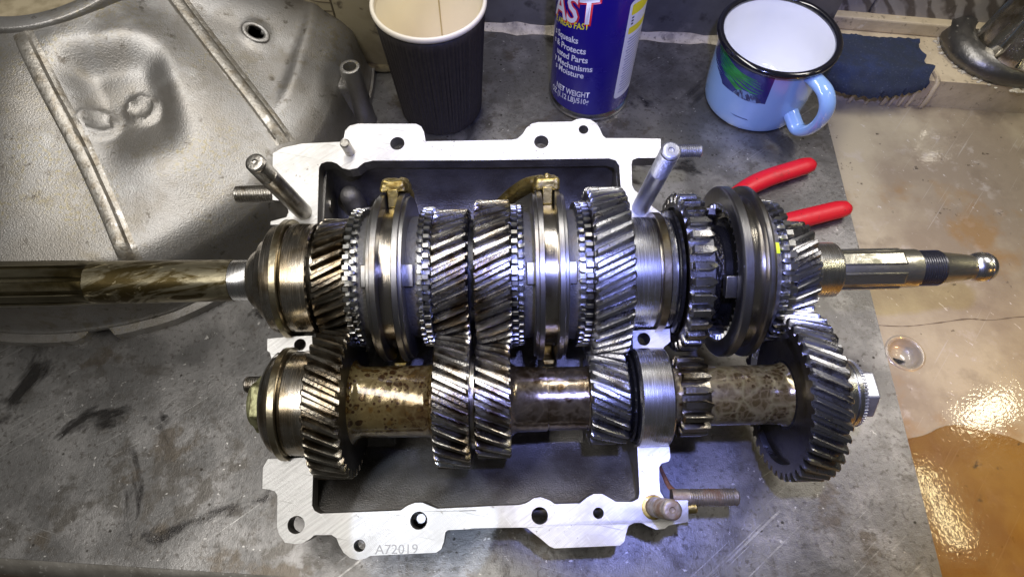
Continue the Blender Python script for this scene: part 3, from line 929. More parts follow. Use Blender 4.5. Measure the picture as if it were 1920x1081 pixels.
# sleeves
for (x0, x1, rs, rg, k0) in ((-73.4, -55.2, 47.2, 39.6, 133), (11.5, 28.6, 47.8, 40.2, 133)):
    w = x1 - x0
    a, b = x0 + w * .29, x1 - w * .29
    sv = lpart('synchro_sleeve', [(x0, 32), (x0, rs - 2.4), (x0 + .3, rs - 2.0), (x0 + 1.9, rs - 1.9), (x0 + 2.0, rs - .3), (x0 + 2.3, rs), (a - .3, rs), (a, rs - .3), (a, rg + .2), (a + .1, rg), (b - .1, rg), (b, rg + .2), (b, rs - .3), (b + .3, rs), (x1 - 2.3, rs), (x1 - 2.0, rs - .3), (x1 - 1.9, rs - 1.9), (x1 - .3, rs - 2.0), (x1, rs - 2.4), (x1, 32)], 'sleeve_steel', ms, 128, 25)
    lpart('groove_floor', [(a + .1, rg - 2), (a + .1, rg + .12), (b - .1, rg + .12), (b - .1, rg - 2)], 'groove_steel', sv, 128)
    for s in (-1, 1):
        bm = bmesh.new()
        xk = x0 - 1.6 if s < 0 else x1 + 2.0
        for i in range(1):
            arc_sweep(bm, [(xk - 2.6, 33), (xk + 2.6, 33), (xk + 2.6, 37.4), (xk - 2.6, 37.4)], 96, 114, 8)
        o = finish(bm, 'synchro_key', 'sleeve_steel', sv, 30)
        bevel(o, .4)
lpart('spacer', [(-23.4, 14), (-23.4, 31), (-22.9, 31.8), (-20.1, 31.8), (-19.6, 31), (-19.6, 14)], 'black_steel', ms)
# rear bearing
br = lpart('bearing', [(61.4, 14), (61.6, 27), (63.2, 31.0), (64, 31.7), (77.4, 31.7), (77.9, 31.2), (78.1, 29.8), (83.0, 29.8), (83.2, 31.2), (83.6, 31.7), (86.6, 31.5), (87.2, 30.6), (87.3, 24), (87.4, 14)], 'race_steel', ms)
lpart('snap_ring', [(78.5, 30), (78.5, 33.9), (78.8, 34.2), (82.4, 34.2), (82.7, 33.9), (82.7, 30)], 'snap_steel', br)
lpart('seal_disc', [(87.3, 12), (87.35, 34.5), (87.9, 35.4), (89.4, 35.4), (89.8, 34.6), (89.8, 12)], 'black_steel', ms)
# straight toothed wheel with pointed tooth ends
bm = bmesh.new()
zsp = 33
gear_bm(bm, zsp, [(90.4, 0, 43.4, 39.6, .75), (91.6, 0, 44.8, 39.6, 1), (100.4, 0, 44.8, 39.6, 1), (103.2, 0, 43.4, 39.6, .25)], 14, hr=.33, ht=.20, phase=R(4), web=(37, 2.5))
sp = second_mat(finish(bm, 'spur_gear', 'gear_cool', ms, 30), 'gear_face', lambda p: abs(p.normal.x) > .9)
lpart('rough_hub', [(99, 33), (101, 31), (103.5, 27.5), (108, 25), (113.5, 24), (114, 22)], 'rough_hub', ms, 96, 50)
lpart('hub_collar', [(112.5, 20), (112.6, 25.6), (113.2, 26.4), (116.6, 26.4), (117.2, 25.6), (118.8, 30), (121, 31.4), (124, 31.4), (124, 14)], 'black_steel', ms)
# third sleeve: open ring with inner splines
x0, x1, rs, rg = 114.6, 132.0, 48.0, 43.0
w = x1 - x0
a, b = x0 + w * .32, x1 - w * .26
sv = lpart('synchro_sleeve', [(x1, 37.5), (x0 + .6, 38.4), (x0, 39.2), (x0, 46.6), (x0 + .4, 47.4), (x0 + 1.2, 48.0), (a - .6, 48.0), (a, 47.4), (a, 43.6), (a + .3, 43.0), (b - .3, 43.0), (b, 43.6), (b, 47.4), (b + .6, 48), (x1 - 2, 48), (x1 - 1.4, 46.4), (x1, 45.6), (x1, 37.5)], 'sleeve_steel', ms, 128, 30)
lpart('groove_floor', [(a + .1, 42), (a + .1, 43.12), (b - .1, 43.12), (b - .1, 42)], 'groove_steel', sv, 128)
bm = bmesh.new()
zt = 44
p = 2 * PI / zt
for k in range(zt):
    t0 = k * p
    sec = [(-.24, 39), (.24, 39), (.16, 35.8), (-.16, 35.8)]
    ends = []
    for x, s in ((x0 + .6, .3), (x0 + 2.6, 1), (x1 - 1, 1)):
        ends.append([bm.verts.new((x, r * math.cos(t0 + f * s * p), r * math.sin(t0 + f * s * p))) for f, r in sec])
    for A, B in zip(ends, ends[1:]):
        for i in range(4):
            bm.faces.new((A[i], A[(i + 1) % 4], B[(i + 1) % 4], B[i]))
    bm.faces.new(ends[0])
    bm.faces.new(ends[-1])
finish(bm, 'inner_splines', 'dog_steel', sv, 30)
lpart('synchro_hub', [(124, 14), (124.2, 33.5), (125, 35), (131, 35), (131, 14)], 'black_steel', ms)
bm = bmesh.new()
arc_sweep(bm, [(109.5, 32.2), (116.5, 32.2), (116.5, 37.2), (109.5, 37.2)], 110, 128, 8)
bevel(finish(bm, 'synchro_key', 'sleeve_steel', sv, 30), .4)
bm = bmesh.new()
arc_sweep(bm, [(110.5, 32.2), (116.5, 32.2), (116.5, 36.4), (110.5, 36.4)], 2, 16, 8)
bevel(finish(bm, 'synchro_key', 'sleeve_steel', sv, 30), .4)
rg5 = lpart('synchro_ring', [(131.6, 20), (131.6, 38.4), (137.6, 37.6), (137.8, 20)], 'synchro_grey', gE)
dog_ring('synchro_ring_teeth', 40, 137.4, 141.4, 40.2, 36.2, -1, 'dog_steel', gE, 0, hr=.24, ht=.18)
dog_ring('dog_teeth', 40, 141.5, 145.4, 39.6, 35.0, -1, 'dog_steel', gE, PI / 40, hr=.27, ht=.24, point=False)
lpart('gear_hub', [(145.2, 14), (145.3, 30), (146.2, 31), (148.6, 26), (149.4, 24), (149.6, 14)], 'black_steel', gE)
bm = bmesh.new()
arc_sweep(bm, [(132.6, 37.6), (137.2, 37.0), (137.2, 37.95), (132.6, 38.55)], 84, 93, 8)
finish(bm, 'paint_dab', 'paint_yellow', gE, 60)
# output end
lpart('output_collar', [(163, 12), (163.2, 17.5), (164.5, 17.9), (168.5, 15.9), (169.2, 15.6), (181.4, 15.6), (182.4, 15.0), (182.6, 11)], 'race_steel', ms, 72)
bm = bmesh.new()
gear_bm(bm, 6, [(182, 0, 11.2, 10.9, 1), (185, 0, 12.0, 10.9, 1), (218, 0, 12.0, 10.9, 1), (219.2, 0, 11.4, 10.9, 1)], 2, hr=.27, ht=.255, phase=R(16))
finish(bm, 'output_spline', 'spline_out', ms, 25)
lpart('output_rod', [(180, 10.9), (180.5, 11.05), (228.6, 11.05), (229.2, 10.2)], 'spline_out', ms, 72)
lpart('output_thread', thread_prof(229, 242.6, 10.2, 1.3, .45), 'thread_dark', ms, 48)
lpart('output_neck', [(242.4, 9.6), (243, 9.2), (258, 7.4), (259.5, 7.0), (261.5, 6.9), (261.6, 6.0)], 'spline_out', ms, 48)
lpart('ball_end', [(261, 6.4), (262.5, 7.6), (264.5, 8.4), (267, 8.6), (268.6, 8.35), (268.8, 7.9), (269.6, 7.9), (269.8, 8.2), (272, 7.4), (273.6, 5.8), (274.2, 3.2), (274.3, .5)], 'race_steel', ms, 48)
lpart('shaft_core', [(-106, 2), (-106, 15.5), (150, 15.5), (180, 12), (180, 2)], 'black_steel', ms, 64)

# ------------------------------------------------------------------ counter shaft (built in its own frame)
bm = bmesh.new()
bmesh.ops.create_cone(bm, segments=6, radius1=15.5, radius2=15.5, depth=7, cap_ends=True, matrix=Matrix.Translation((-134.2, 0, 0)) @ Matrix.Rotation(PI / 2, 4, 'Y'))
o = finish(bm, 'lock_nut', 'green_nut', CS, 0)
bevel(o, .8)
lpart('nut_washer', [(-139.8, 2), (-139.8, 11.5), (-138.6, 12.2), (-137.5, 12.2), (-137.4, 2)], 'green_nut', CS, 48)
br = lpart('bearing', [(-131, 10), (-131, 20), (-130, 22.5), (-128.5, 24.5), (-127, 26.4), (-125, 27.2), (-122.9, 27.4), (-122.8, 26), (-118.6, 26), (-118.5, 27.5), (-117.4, 27.7), (-117.1, 27.3), (-116.2, 27.3), (-116, 27.7), (-106.2, 27.7), (-105.2, 26.8), (-105, 20), (-103.6, 19.6), (-103.4, 10)], 'race_oily', CS)
lpart('snap_ring', [(-122.6, 26), (-122.6, 29.8), (-122.3, 30.1), (-119.2, 30.1), (-118.9, 29.8), (-118.9, 26)], 'snap_steel', br)
lpart('oil_coated_shaft', [(-86.5, 10), (-86.5, 21.5), (-85.2, 22.6), (-84.6, 21.2), (-82.5, 19.6), (-80, 19.0), (-47, 19.0), (-44.8, 19.5), (-43.4, 21.0), (-41.5, 21.4), (-41, 10)], 'foam_oil', CS, 96)
lpart('spacer', [(-23.2, 10), (-23.2, 25.2), (-22.6, 25.8), (-20.6, 25.8), (-20.0, 25.2), (-20, 10)], 'race_oily', CS)
lpart('oil_filmed_shaft', [(-2.6, 10), (-2.4, 20.5), (-.5, 18.6), (1.5, 17.5), (17.2, 17.2), (17.5, 16.5), (18.1, 16.5), (18.3, 16.8), (38.6, 16.8), (39.4, 17.5), (39.4, 10)], 'film_shaft', CS, 96)
lpart('bearing_cage', [(58.4, 10), (58.6, 20), (59.4, 20.4), (60.4, 19.4), (61, 22.6), (62.0, 23.4), (62.6, 22), (63.2, 24.8), (64.2, 25.2), (64.2, 10)], 'black_steel', CS)
lpart('bearing_race', [(64, 12), (64, 25.2), (64.9, 26.2), (80.2, 26.2), (81.1, 25.4), (81.2, 20), (82, 12)], 'race_steel', CS)
lpart('oil_coated_shaft', [(81, 8), (81.2, 14.8), (82, 15.4), (88, 15.4), (101, 15.6), (103, 15.9), (140, 15.9), (143, 16.4), (146.2, 18), (146.4, 8)], 'foam_pale', CS, 96)
bm = bmesh.new()
gear_bm(bm, 17, [(86.2, 0, 20.2, 17.0, .8), (87.2, 0, 21.6, 17.0, 1), (97.6, 0, 21.6, 17.0, 1), (101.6, 0, 20.6, 16.4, .35)], 9, hr=.31, ht=.19, phase=R(3))
finish(bm, 'spur_gear', 'gear_oily', CS, 30)
lpart('gear_boss', [(144.4, 8), (144.5, 17.5), (145.2, 22), (145.8, 24)], 'black_steel', ge)
lpart('retainer_ring', [(160, 8), (160.2, 21), (161.5, 21.4), (168.5, 19.6), (172.0, 19.0), (176.4, 18.4), (176.6, 17.6), (177.4, 17.6), (177.6, 18.4), (179.8, 18.2), (180.4, 17.4), (181.2, 17.4), (182.2, 16.2), (182.4, 8)], 'race_steel', CS, 96)
bm = bmesh.new()
gear_bm(bm, 60, [(180.0, 0, 18.2, 17.4, 1), (182.0, 0, 18.0, 17.2, 1)], 9, hr=.3, ht=.2)
finish(bm, 'lock_washer', 'nut_steel', CS, 30)
bm = bmesh.new()
bmesh.ops.create_cone(bm, segments=6, radius1=13.6, radius2=13.6, depth=8.5, cap_ends=True, matrix=Matrix.Translation((186.4, 0, 0)) @ Matrix.Rotation(PI / 2, 4, 'Y') @ Matrix.Rotation(R(46), 4, 'Z'))
o = finish(bm, 'hex_nut', 'nut_steel', CS, 0)
bevel(o, .8)
lpart('nut_tip', [(190.4, 2), (190.4, 9), (191.8, 8.2), (192, 2)], 'nut_steel', CS, 48)
lpart('shaft_core', [(-136, 2), (-136, 9.8), (190, 9.8), (190, 2)], 'black_steel', CS, 48)

# ------------------------------------------------------------------ shift forks riding in the sleeve grooves
for (x0, x1, rg, arm, lab) in ((-67.2, -61.4, 39.9, False, 'brass shift fork tip hooked over the sleeve beside the small oily gear'), (17.4, 22.7, 40.5, True, 'brass shift fork with a long curved arm reaching down behind the gears')):
    sf = thing('shift_fork', lab, 'shift fork', mw=FR)
    xm, hw = (x0 + x1) / 2, (x1 - x0) / 2
    bm = bmesh.new()
    arc_sweep(bm, [(xm - hw, rg), (xm + hw, rg), (xm + hw, 50), (xm - hw, 50)], -148, 34, 60)
    o = finish(bm, 'fork_blade', 'brass', sf, 40)
    bevel(o, .5)
    bm = bmesh.new()
    wp = 7.2
    arc_sweep(bm, [(xm - wp, 48.2), (xm + wp, 48.2), (xm + wp * .8, 55.5), (xm - wp * .8, 55.5)], -26, 33, 24, lambda t: 2.0 * math.sin(PI * min(1, t * 1.1)) - .8 * t)
    o = finish(bm, 'fork_tip', 'brass', sf, 50)
    bevel(o, 1.4, 3)
    sb = o.modifiers.new('soft', 'SUBSURF')
    sb.levels = sb.render_levels = 2
    tx = bpy.data.textures.new('worn', 'CLOUDS')
    tx.noise_scale = .006
    dm = o.modifiers.new('worn', 'DISPLACE')
    dm.texture = tx
    dm.strength = .0032
    dm.mid_level = .5
    bm = bmesh.new()
    arc_sweep(bm, [(xm - hw - .8, 48.4), (xm + hw + .8, 48.4), (xm + hw, 51), (xm - hw, 51)], 196, 214, 8)
    bevel(finish(bm, 'fork_end', 'brass', sf, 40), .4)
    if arm:
        bm = bmesh.new()
        pts = spline_pts([(xm - 1, 53, 8), (xm - 9, 54, 3), (xm - 17, 53, -6), (xm - 23, 51.5, -14), (xm - 27, 50, -20)], 6)
        tube_path(bm, pts, [4.2 - 1.4 * i / len(pts) for i in range(len(pts))], 12, 1.6)
        finish(bm, 'fork_arm', 'brass', sf, 60)
        bm = bmesh.new()
        arc_sweep(bm, [(xm - 1.4, 52), (xm + 1.4, 52), (xm + .9, 56.8), (xm - .9, 56.8)], -16, 28, 20)
        bevel(finish(bm, 'fork_rib', 'brass', sf, 40), .5)

# ------------------------------------------------------------------ bell housing
BC = (-322.0, 405.0)
TT = [R(a) for a in (-180, -130, -95, -66, -46, -25, -10, 15, 45, 90, 135, 180)]
RR = [226, 227, 227, 231, 226, 213, 204, 205, 209, 212, 220, 226]
PD = [0, 3, 9, 18, 40, 80, 120, 160, 200, 240]
PZ = [6, 9, 44, 56, 66, 85, 104, 117, 119, 119]


def bell_R(th):
    r = interp(th, TT, RR)
    return r


def bell_z(x, y):
    dx, dy = x - BC[0], y - BC[1]
    d = bell_R(math.atan2(dy, dx)) - math.hypot(dx, dy)
    z = sum(interp(d + k, PD, PZ) for k in (-4, -2, 0, 2, 4)) / 5 if d > 12 else interp(d, PD, PZ)
    # pocket with a steep rear wall, two bolt seats in it
    u = (x + 255) * .30 + (y - 318) * -.954
    v = (x + 255) * .954 + (y - 318) * .30
    z -= 15 * ss(-27, -6, u) * (1 - ss(6, 66, u)) * (1 - ss(12, 36, abs(v - .12 * u)))
    for bx, by in ((-264, 290), (-242, 304)):
        q = math.hypot(x - bx, y - by)
        z += 3.5 * (1 - ss(8, 11, q)) - 3.2 * (1 - ss(5.5, 7, q))
    # raised crease along the right shoulder, soft folds across the shell
    th = math.degrees(math.atan2(dy, dx))
    z += 4.5 * math.exp(-((d - 33) / 6) ** 2) * ss(-32, -18, th)
    z += 2.6 * math.sin(th * .14 + 1.2) * ss(20, 60, d) * (1 - ss(130, 155, d))
    # soft swell below the pocket
    z += 5 * math.exp(-(((x + 225) / 26) ** 2 + ((y - 262) / 22) ** 2))
    q = math.hypot((x + 184) / 1.0, (y - 382) / 1.25)
    z += 2.2 * (1 - ss(6, 11, q))
    return z


bell = thing('bell_housing', 'large grey cast aluminium bell housing with long ribs lying mouth down on the bench', 'bell housing', (BC[0], BC[1], 0))


def brel(p):
    return Vector((p[0] - BC[0], p[1] - BC[1], p[2]))


bm = bmesh.new()
NT = 300
ds = [0, 1.5, 3, 4.5, 6, 7.5, 9, 11, 13.5, 16, 19, 22, 26] + [30 + 2.6 * i for i in range(54)]
rows = []
for i in range(NT):
    th = -PI + 2 * PI * i / NT
    row = []
    for d in ds:
        r = max(66.0, bell_R(th) - d)
        x, y = BC[0] + r * math.cos(th), BC[1] + r * math.sin(th)
        row.append(bm.verts.new(brel((x, y, bell_z(x, y)))))
    rows.append(row)
for i in range(NT):
    A, B = rows[i], rows[(i + 1) % NT]
    for k in range(len(ds) - 1):
        try:
            f = bm.faces.new((A[k], B[k], B[k + 1], A[k + 1]))
        except ValueError:
            continue
bmesh.ops.remove_doubles(bm, verts=bm.verts, dist=.02)
dele = [f for f in bm.faces if math.hypot((f.calc_center_median().x + BC[0] + 184) / 1.0, (f.calc_center_median().y + BC[1] - 382) / 1.3) < 5.2]
bmesh.ops.delete(bm, geom=dele, context='FACES')
shell = finish(bm, 'bell_shell', 'bell_alu', bell, 60)
smd = shell.modifiers.new('wall', 'SOLIDIFY')
smd.thickness = 4 * MM
smd.offset = -1
# rounded lip of the inspection hole
hx, hy = -184.0, 382.0
hn = Vector((-(bell_z(hx + 9, hy) - bell_z(hx - 9, hy)) / 18, -(bell_z(hx, hy + 9) - bell_z(hx, hy - 9)) / 18, 1)).normalized()
bm = bmesh.new()
lathe(bm, [(1.7 * math.sin(t), 6.3 + 1.7 * math.cos(t)) for t in [2 * PI * k / 12 for k in range(12)]], 40, 'z', closed=True)
bmesh.ops.transform(bm, matrix=Matrix.Translation(brel((hx, hy, bell_z(hx, hy) - .3))) @ hn.to_track_quat('Z', 'Y').to_matrix().to_4x4() @ Matrix.Diagonal((1.0, 1.3, .8, 1)), verts=bm.verts)
finish(bm, 'hole_lip', 'bell_alu', bell, 80)
# flat rim resting on the bench
bm = bmesh.new()
outl, inl = [], []
for i in range(NT):
    th = -PI + 2 * PI * i / NT
    r = bell_R(th)
    deg = math.degrees(th)
    notch = 9 * ss(-81, -79.3, deg) * (1 - ss(-77.2, -75.4, deg))
    ex = 4 * (1 - ss(-60, -40, deg)) * ss(-140, -100, deg)
    outl.append((r + 1.5 + ex - notch, th))
    inl.append((r - 12, th))
prism(bm, [((r * math.cos(t)), (r * math.sin(t))) for r, t in outl], 0, 6.5, [[((r * math.cos(t)), (r * math.sin(t))) for r, t in inl]])
bevel(finish(bm, 'mouth_rim', 'bell_alu', bell, 30), 1.2)
# neck
bm = bmesh.new()
lathe(bm, [(112, 64), (112, 69.5), (117.0, 69.4), (119.4, 68.8), (120, 68), (120, 58), (118, 57), (112, 57)], 128, 'z', closed=True)
finish(bm, 'neck_flange', 'bell_alu', bell, 40)
bm = bmesh.new()
lathe(bm, [(113, .5), (118.5, .5), (119, 56), (119, 58.5), (113, 58.5)], 96, 'z')
finish(bm, 'neck_cover', 'neck_gasket', bell, 40)
# ribs following the surface
for pts in ([(-311, 336), (-290, 301), (-269, 266), (-252, 234), (-237, 204)], [(-246, 404), (-220, 373), (-196, 345), (-176, 322), (-156, 298)]):
    P = spline_pts([(x, y, 0) for x, y in pts], 14)
    bm = bmesh.new()
    rows = []
    for i, q in enumerate(P):
        d = (P[min(i + 1, len(P) - 1)] - P[max(i - 1, 0)]).normalized()
        s = Vector((d.y, -d.x, 0))
        e = min(1, i / 4, (len(P) - 1 - i) / 4)
        hh = (3.8 + .35 * random.random()) * e + .1
        row = []
        for off, k in ((-8.5, -.5), (-5.6, .04), (-3.6, .12), (-2.7, .9), (-1.9, 1 + .06 * random.random()), (1.4, .97 + .10 * random.random()), (2.3, .88), (3.1, .1), (4.4, -.22), (8.5, -.5)):
            x, y = q.x + s.x * off * 1.35, q.y + s.y * off * 1.35
            row.append(bm.verts.new(brel((x, y, bell_z(x, y) + hh * k))))
        rows.append(row)
    for A, B in zip(rows, rows[1:]):
        for k in range(9):
            bm.faces.new((A[k], A[k + 1], B[k + 1], B[k]))
    finish(bm, 'rib', 'rib_alu', bell, 35)
# bolt column at the side
bm = bmesh.new()
lathe(bm, [(0, 10.2), (2, 9.4), (20, 8.8), (54, 7.9), (56, 7.3), (56.4, 6.6), (56.2, 5.0), (55, 4.6), (42, 4.4), (41.8, .5)], 40, 'z', tuple(brel((-120.5, 373, 0))))
finish(bm, 'bolt_column', 'bell_alu', bell, 40)
bm = bmesh.new()
prism(bm, [tuple(brel((x, y, 0)))[:2] for x, y in ((-146, 356), (-122, 366), (-120, 381), (-144, 394))], 0, lambda x, y: 50 - .5 * max(0, x - (-138 + 322)))
bevel(finish(bm, 'column_fillet', 'bell_alu', bell, 30), 4, 3)

# ------------------------------------------------------------------ coffee cup
cup = thing('paper_cup', 'ribbed dark brown paper coffee cup with cream rim, nearly empty', 'cup', (-58, 388, 0))
bm = bmesh.new()
NR = 84
lathe(bm, [(1.0, 31.0), (2.0, 32.2), (4, 32.6), (30, 34.2), (60, 36.3), (88, 38.4), (94.5, 38.9), (95.5, 37.6)], NR * 4, 'z', rfun=lambda a, r, t: r + (.42 * (1 if math.sin(NR * t) > 0 else -1) if 3 < a < 93 else 0), caps=(True, False))
finish(bm, 'ribbed_sleeve', 'cup_card', cup, 80)
bm = bmesh.new()
lathe(bm, [(96.5, 38.7), (98, 40.3), (99.6, 40.8), (101.2, 40.4), (102.0, 39.2), (101.2, 38.0), (99.6, 37.6), (97, 37.9)], 96, 'z', closed=True)
finish(bm, 'rolled_rim', 'cup_rim', cup, 80)
bm = bmesh.new()
lathe(bm, [(99, 37.9), (60, 35.4), (30, 33.2), (14, 32), (12.5, 30), (12.3, .5), (0, .5), (0, 30.5), (95, 37.4), (96, 38.0)], 96, 'z', closed=True)
finish(bm, 'inner_wall', 'cup_inner', cup, 50)
bm = bmesh.new()
t = R(86)
prism(bm, [(37.6 * math.cos(t) - .5, 36.2), (37.6 * math.cos(t) + .5, 36.2), (33.4 * math.cos(t) + .5, 31.8), (33.4 * math.cos(t) - .5, 31.8)], 0, 1)
for v in bm.verts:
    f = v.co.z
    k = (v.co.y - 31.8) / 4.4
    v.co = Vector((v.co.x, (31.6 + k * 5.6) - f * .35, 14 + 84 * k))
finish(bm, 'paper_seam', 'seam_line', cup, 0)

# ------------------------------------------------------------------ spray can
can = thing('spray_can', 'dark blue aerosol spray can with white and yellow lettering standing by the back wall', 'spray can', (64.3, 405, 0))
CR = 32.4
bm = bmesh.new()
lathe(bm, [(6.2, CR - 2), (6.5, CR - .1), (7, CR), (150, CR), (152, CR - .6)], 128, 'z')
finish(bm, 'can_body', 'can_blue', can, 50)
bm = bmesh.new()
lathe(bm, [(0, 29), (0, 32.2), (.8, 33.3), (2.6, 33.6), (4.4, 33.2), (5.4, 32.2), (6.6, 31.6), (6.6, 29)], 128, 'z')
finish(bm, 'bottom_seam', 'can_metal', can, 50)
bm = bmesh.new()
lathe(bm, [(151, 31), (152, 33.2), (154, 33.4), (155.5, 32), (160, 27), (165, 20), (168, 14), (169, 13), (185, 12.6), (187, 11), (187, .5)], 96, 'z')
finish(bm, 'dome_top', 'can_metal', can, 40)


def wrap(bm, psi_r, z0, slope, lift, name, material, h=1.0):
    """lay flat lettering onto the can so that its right end sits at angle psi_r"""
    xs_ = [v.co.x for v in bm.verts]
    x1_ = max(xs_)
    x0_ = min(xs_)
    x = x0_ + 1.5
    while x < x1_:
        bmesh.ops.bisect_plane(bm, geom=bm.verts[:] + bm.edges[:] + bm.faces[:], plane_co=(x, 0, 0), plane_no=(1, 0, 0))
        x += 1.5
    for v in bm.verts:
        s = v.co.x - x1_
        t = R(psi_r) + s / CR
        r = CR + lift
        v.co = Vector((r * math.cos(t), r * math.sin(t), z0 + slope * s + v.co.y * h))
    return finish(bm, name, material, can, 0, recalc=False)


wrap(text_bm('AST', 29, 0, 1.6, sx=.8), -97.5, 94, .30, .12, 'lettering_outline', 'print_red')
wrap(text_bm('AST', 29, 0, .5, sx=.8), -100, 94, .30, .24, 'lettering', 'print_white')
wrap(text_bm('E AREAS FAST', 7.4, 0, .12, sx=.72), -109, 87.6, .30, .15, 'lettering', 'print_yellow')
for body, psi, z, sl_, size, sx in (('s Squeaks', -121, 73, .22, 7.6, .86), ('s & Protects', -109, 66, .20, 7.6, .86), ('usted Parts', -105, 58.4, .18, 7.6, .86), ('y Mechanisms', -97.5, 51, .16, 7.6, .86), ('s Moisture', -108, 43.4, .16, 7.6, .86), ('NET WEIGHT', -96.5, 25, .12, 7.8, .66), ('OZ (1.12 LB)/510g', -96.5, 18.2, .12, 7.4, .66)):
    wrap(text_bm(body, size, 0, .16, sx=sx), psi, z, sl_, .15, 'lettering', 'print_white')


def can_patch(a0, a1, z0, z1, lift, name, material, rad=4, dz=0.0):
    w_, h_ = R(a1 - a0) * CR, z1 - z0
    pts = []
    for cx, cy, s in ((w_ - rad, rad, -90), (w_ - rad, h_ - rad, 0), (rad, h_ - rad, 90), (rad, rad, 180)):
        for k in range(7):
            t = R(s + 90 * k / 6)
            pts.append((cx + rad * math.cos(t), cy + rad * math.sin(t)))
    bm = bmesh.new()
    bm.faces.new([bm.verts.new((x, y + dz * x, 0)) for x, y in pts])
    bmesh.ops.triangulate(bm, faces=bm.faces[:])
    return wrap(bm, a1, z0, 0, lift, name, material)


can_patch(-60, -16, 18.5, 108, .12, 'text_panel', 'print_white', 4)
can_patch(-56, -18, 96, 105, .2, 'yellow_bar', 'print_yellow', 1)
can_patch(-56, -18, 80, 86, .2, 'yellow_bar', 'print_yellow', 1)
for k in range(20):
    can_patch(-54 + (k % 3), -19, 24 + 2.7 * k, 25.2 + 2.7 * k, .2, 'small_print', 'print_grey', .3)
for k in range(3):
    can_patch(-54, -50.5, 88 + 2.6 * k, 89.4 + 2.6 * k, .24, 'small_print', 'print_black', .3)

# ------------------------------------------------------------------ enamel mug
mug = thing('enamel_mug', 'pale blue enamel mug with black rim and white inside, handle towards the sink', 'mug', (200.5, 398, 0))


def mug_r(z):
    return interp(z, [0, 1.5, 4, 10, 25, 50, 64, 70], [37, 38.6, 39.6, 40.4, 41.2, 41.6, 42.2, 44])


bm = bmesh.new()
lathe(bm, [(z, mug_r(z)) for z in (.8, 1.5, 2.5, 4, 7, 10, 17, 25, 38, 50, 58, 63.5, 65.5)] + [(66, 42.4), (60, 41.4)], 128, 'z', caps=(True, False))
finish(bm, 'mug_body', 'enamel_blue', mug, 60)
bm = bmesh.new()
lathe(bm, [(0, 30), (0, 37.4), (.8, 38.6), (1.8, 38.9), (2.2, 38.2), (2.2, 30)], 128, 'z')
finish(bm, 'base_line', 'enamel_black', mug, 50)
bm = bmesh.new()
lathe(bm, [(64.2 + 2.6 * math.sin(t), 43.6 + 2.7 * math.cos(t)) for t in [2 * PI * k / 16 for k in range(16)]], 128, 'z', closed=True)
finish(bm, 'rolled_rim', 'enamel_black', mug, 80)
bm = bmesh.new()
lathe(bm, [(66.4, 42.6), (64.6, 41.4), (50, 40.4), (25, 40), (10, 39.2), (5, 37), (3.2, 33), (2.8, .5)], 128, 'z', caps=(False, True))
finish(bm, 'mug_inside', 'enamel_white', mug, 60)
ha = R(-63)
hd = Vector((math.cos(ha), math.sin(ha), 0))
bm = bmesh.new()
hp = spline_pts([hd * 39 + Vector((0, 0, 57)), hd * 47 + Vector((0, 0, 57.5)), hd * 57 + Vector((0, 0, 56)), hd * 64 + Vector((0, 0, 49)), hd * 66 + Vector((0, 0, 38)), hd * 63 + Vector((0, 0, 25)), hd * 57 + Vector((0, 0, 16)), hd * 51 + Vector((0, 0, 13.5)), hd * 44 + Vector((0, 0, 17)), hd * 36 + Vector((0, 0, 22)), hd * 30 + Vector((0, 0, 25))], 6)
tube_path(bm, hp, 7.0, 18, .6)
finish(bm, 'handle', 'enamel_blue', mug, 70)


def mug_patch(rows, name, material, lift=.12):
    """rows: (z, psi0, psi1) from top to bottom"""
    bm = bmesh.new()
    n = 26
    grid = []
    for z, p0, p1 in rows:
        grid.append([bm.verts.new(((mug_r(z) + lift) * math.cos(R(p0 + (p1 - p0) * k / n)), (mug_r(z) + lift) * math.sin(R(p0 + (p1 - p0) * k / n)), z + 0)) for k in range(n + 1)])
    for A, B in zip(grid, grid[1:]):
        for k in range(n):
            bm.faces.new((A[k], B[k], B[k + 1], A[k + 1]))
    return finish(bm, name, material, mug, 60, recalc=False)


rows = []
for k in range(13):
    z = 60 - k * 2.2
    rows.append((z, -198 + .9 * k + 34 * ss(5, 12, k), -103 + .15 * k))
mug_patch(rows, 'printed_scene', 'mug_print')
for k in range(9):
    z0, th_ = 59.5 - 2.5 * k, random.uniform(1.0, 1.9)
    bm = bmesh.new()
    n = 22
    p0, p1 = -190 + 5 * k, -106 - random.uniform(0, 12)
    gr = []
    for i in range(n + 1):
        t = i / n
        ps = p0 + (p1 - p0) * t
        zz = z0 - 7 * t * (1 - .05 * k) + 1.0 * math.sin(t * 7 + k)
        w_ = th_ * math.sin(PI * min(.98, .06 + t * .9)) * .6
        gr.append([bm.verts.new(((mug_r(zz) + .18) * math.cos(R(ps)), (mug_r(zz) + .18) * math.sin(R(ps)), zz + q * w_)) for q in (-1, 1)])
    for A, B in zip(gr, gr[1:]):
        bm.faces.new((A[0], B[0], B[1], A[1]))
    if z0 > 40:
        finish(bm, 'printed_streak', 'mug_green', mug, 60, recalc=False)
    else:
        bm.free()
mug_patch([(40.5, -128, -121), (38.5, -133, -112), (36, -136, -107), (34, -137, -105), (32.5, -128, -111)], 'printed_hills', 'mug_pale', .22)
mug_patch([(14.6, -132, -112), (13.6, -126, -110)], 'printed_line', 'mug_line', .15)

# ------------------------------------------------------------------ pliers
pl = thing('pliers', 'pliers with bright red dipped handles lying behind the shaft end', 'pliers', (140, 266, 0))


def prel(p):
    return (p[0] - 140, p[1] - 266, p[2])


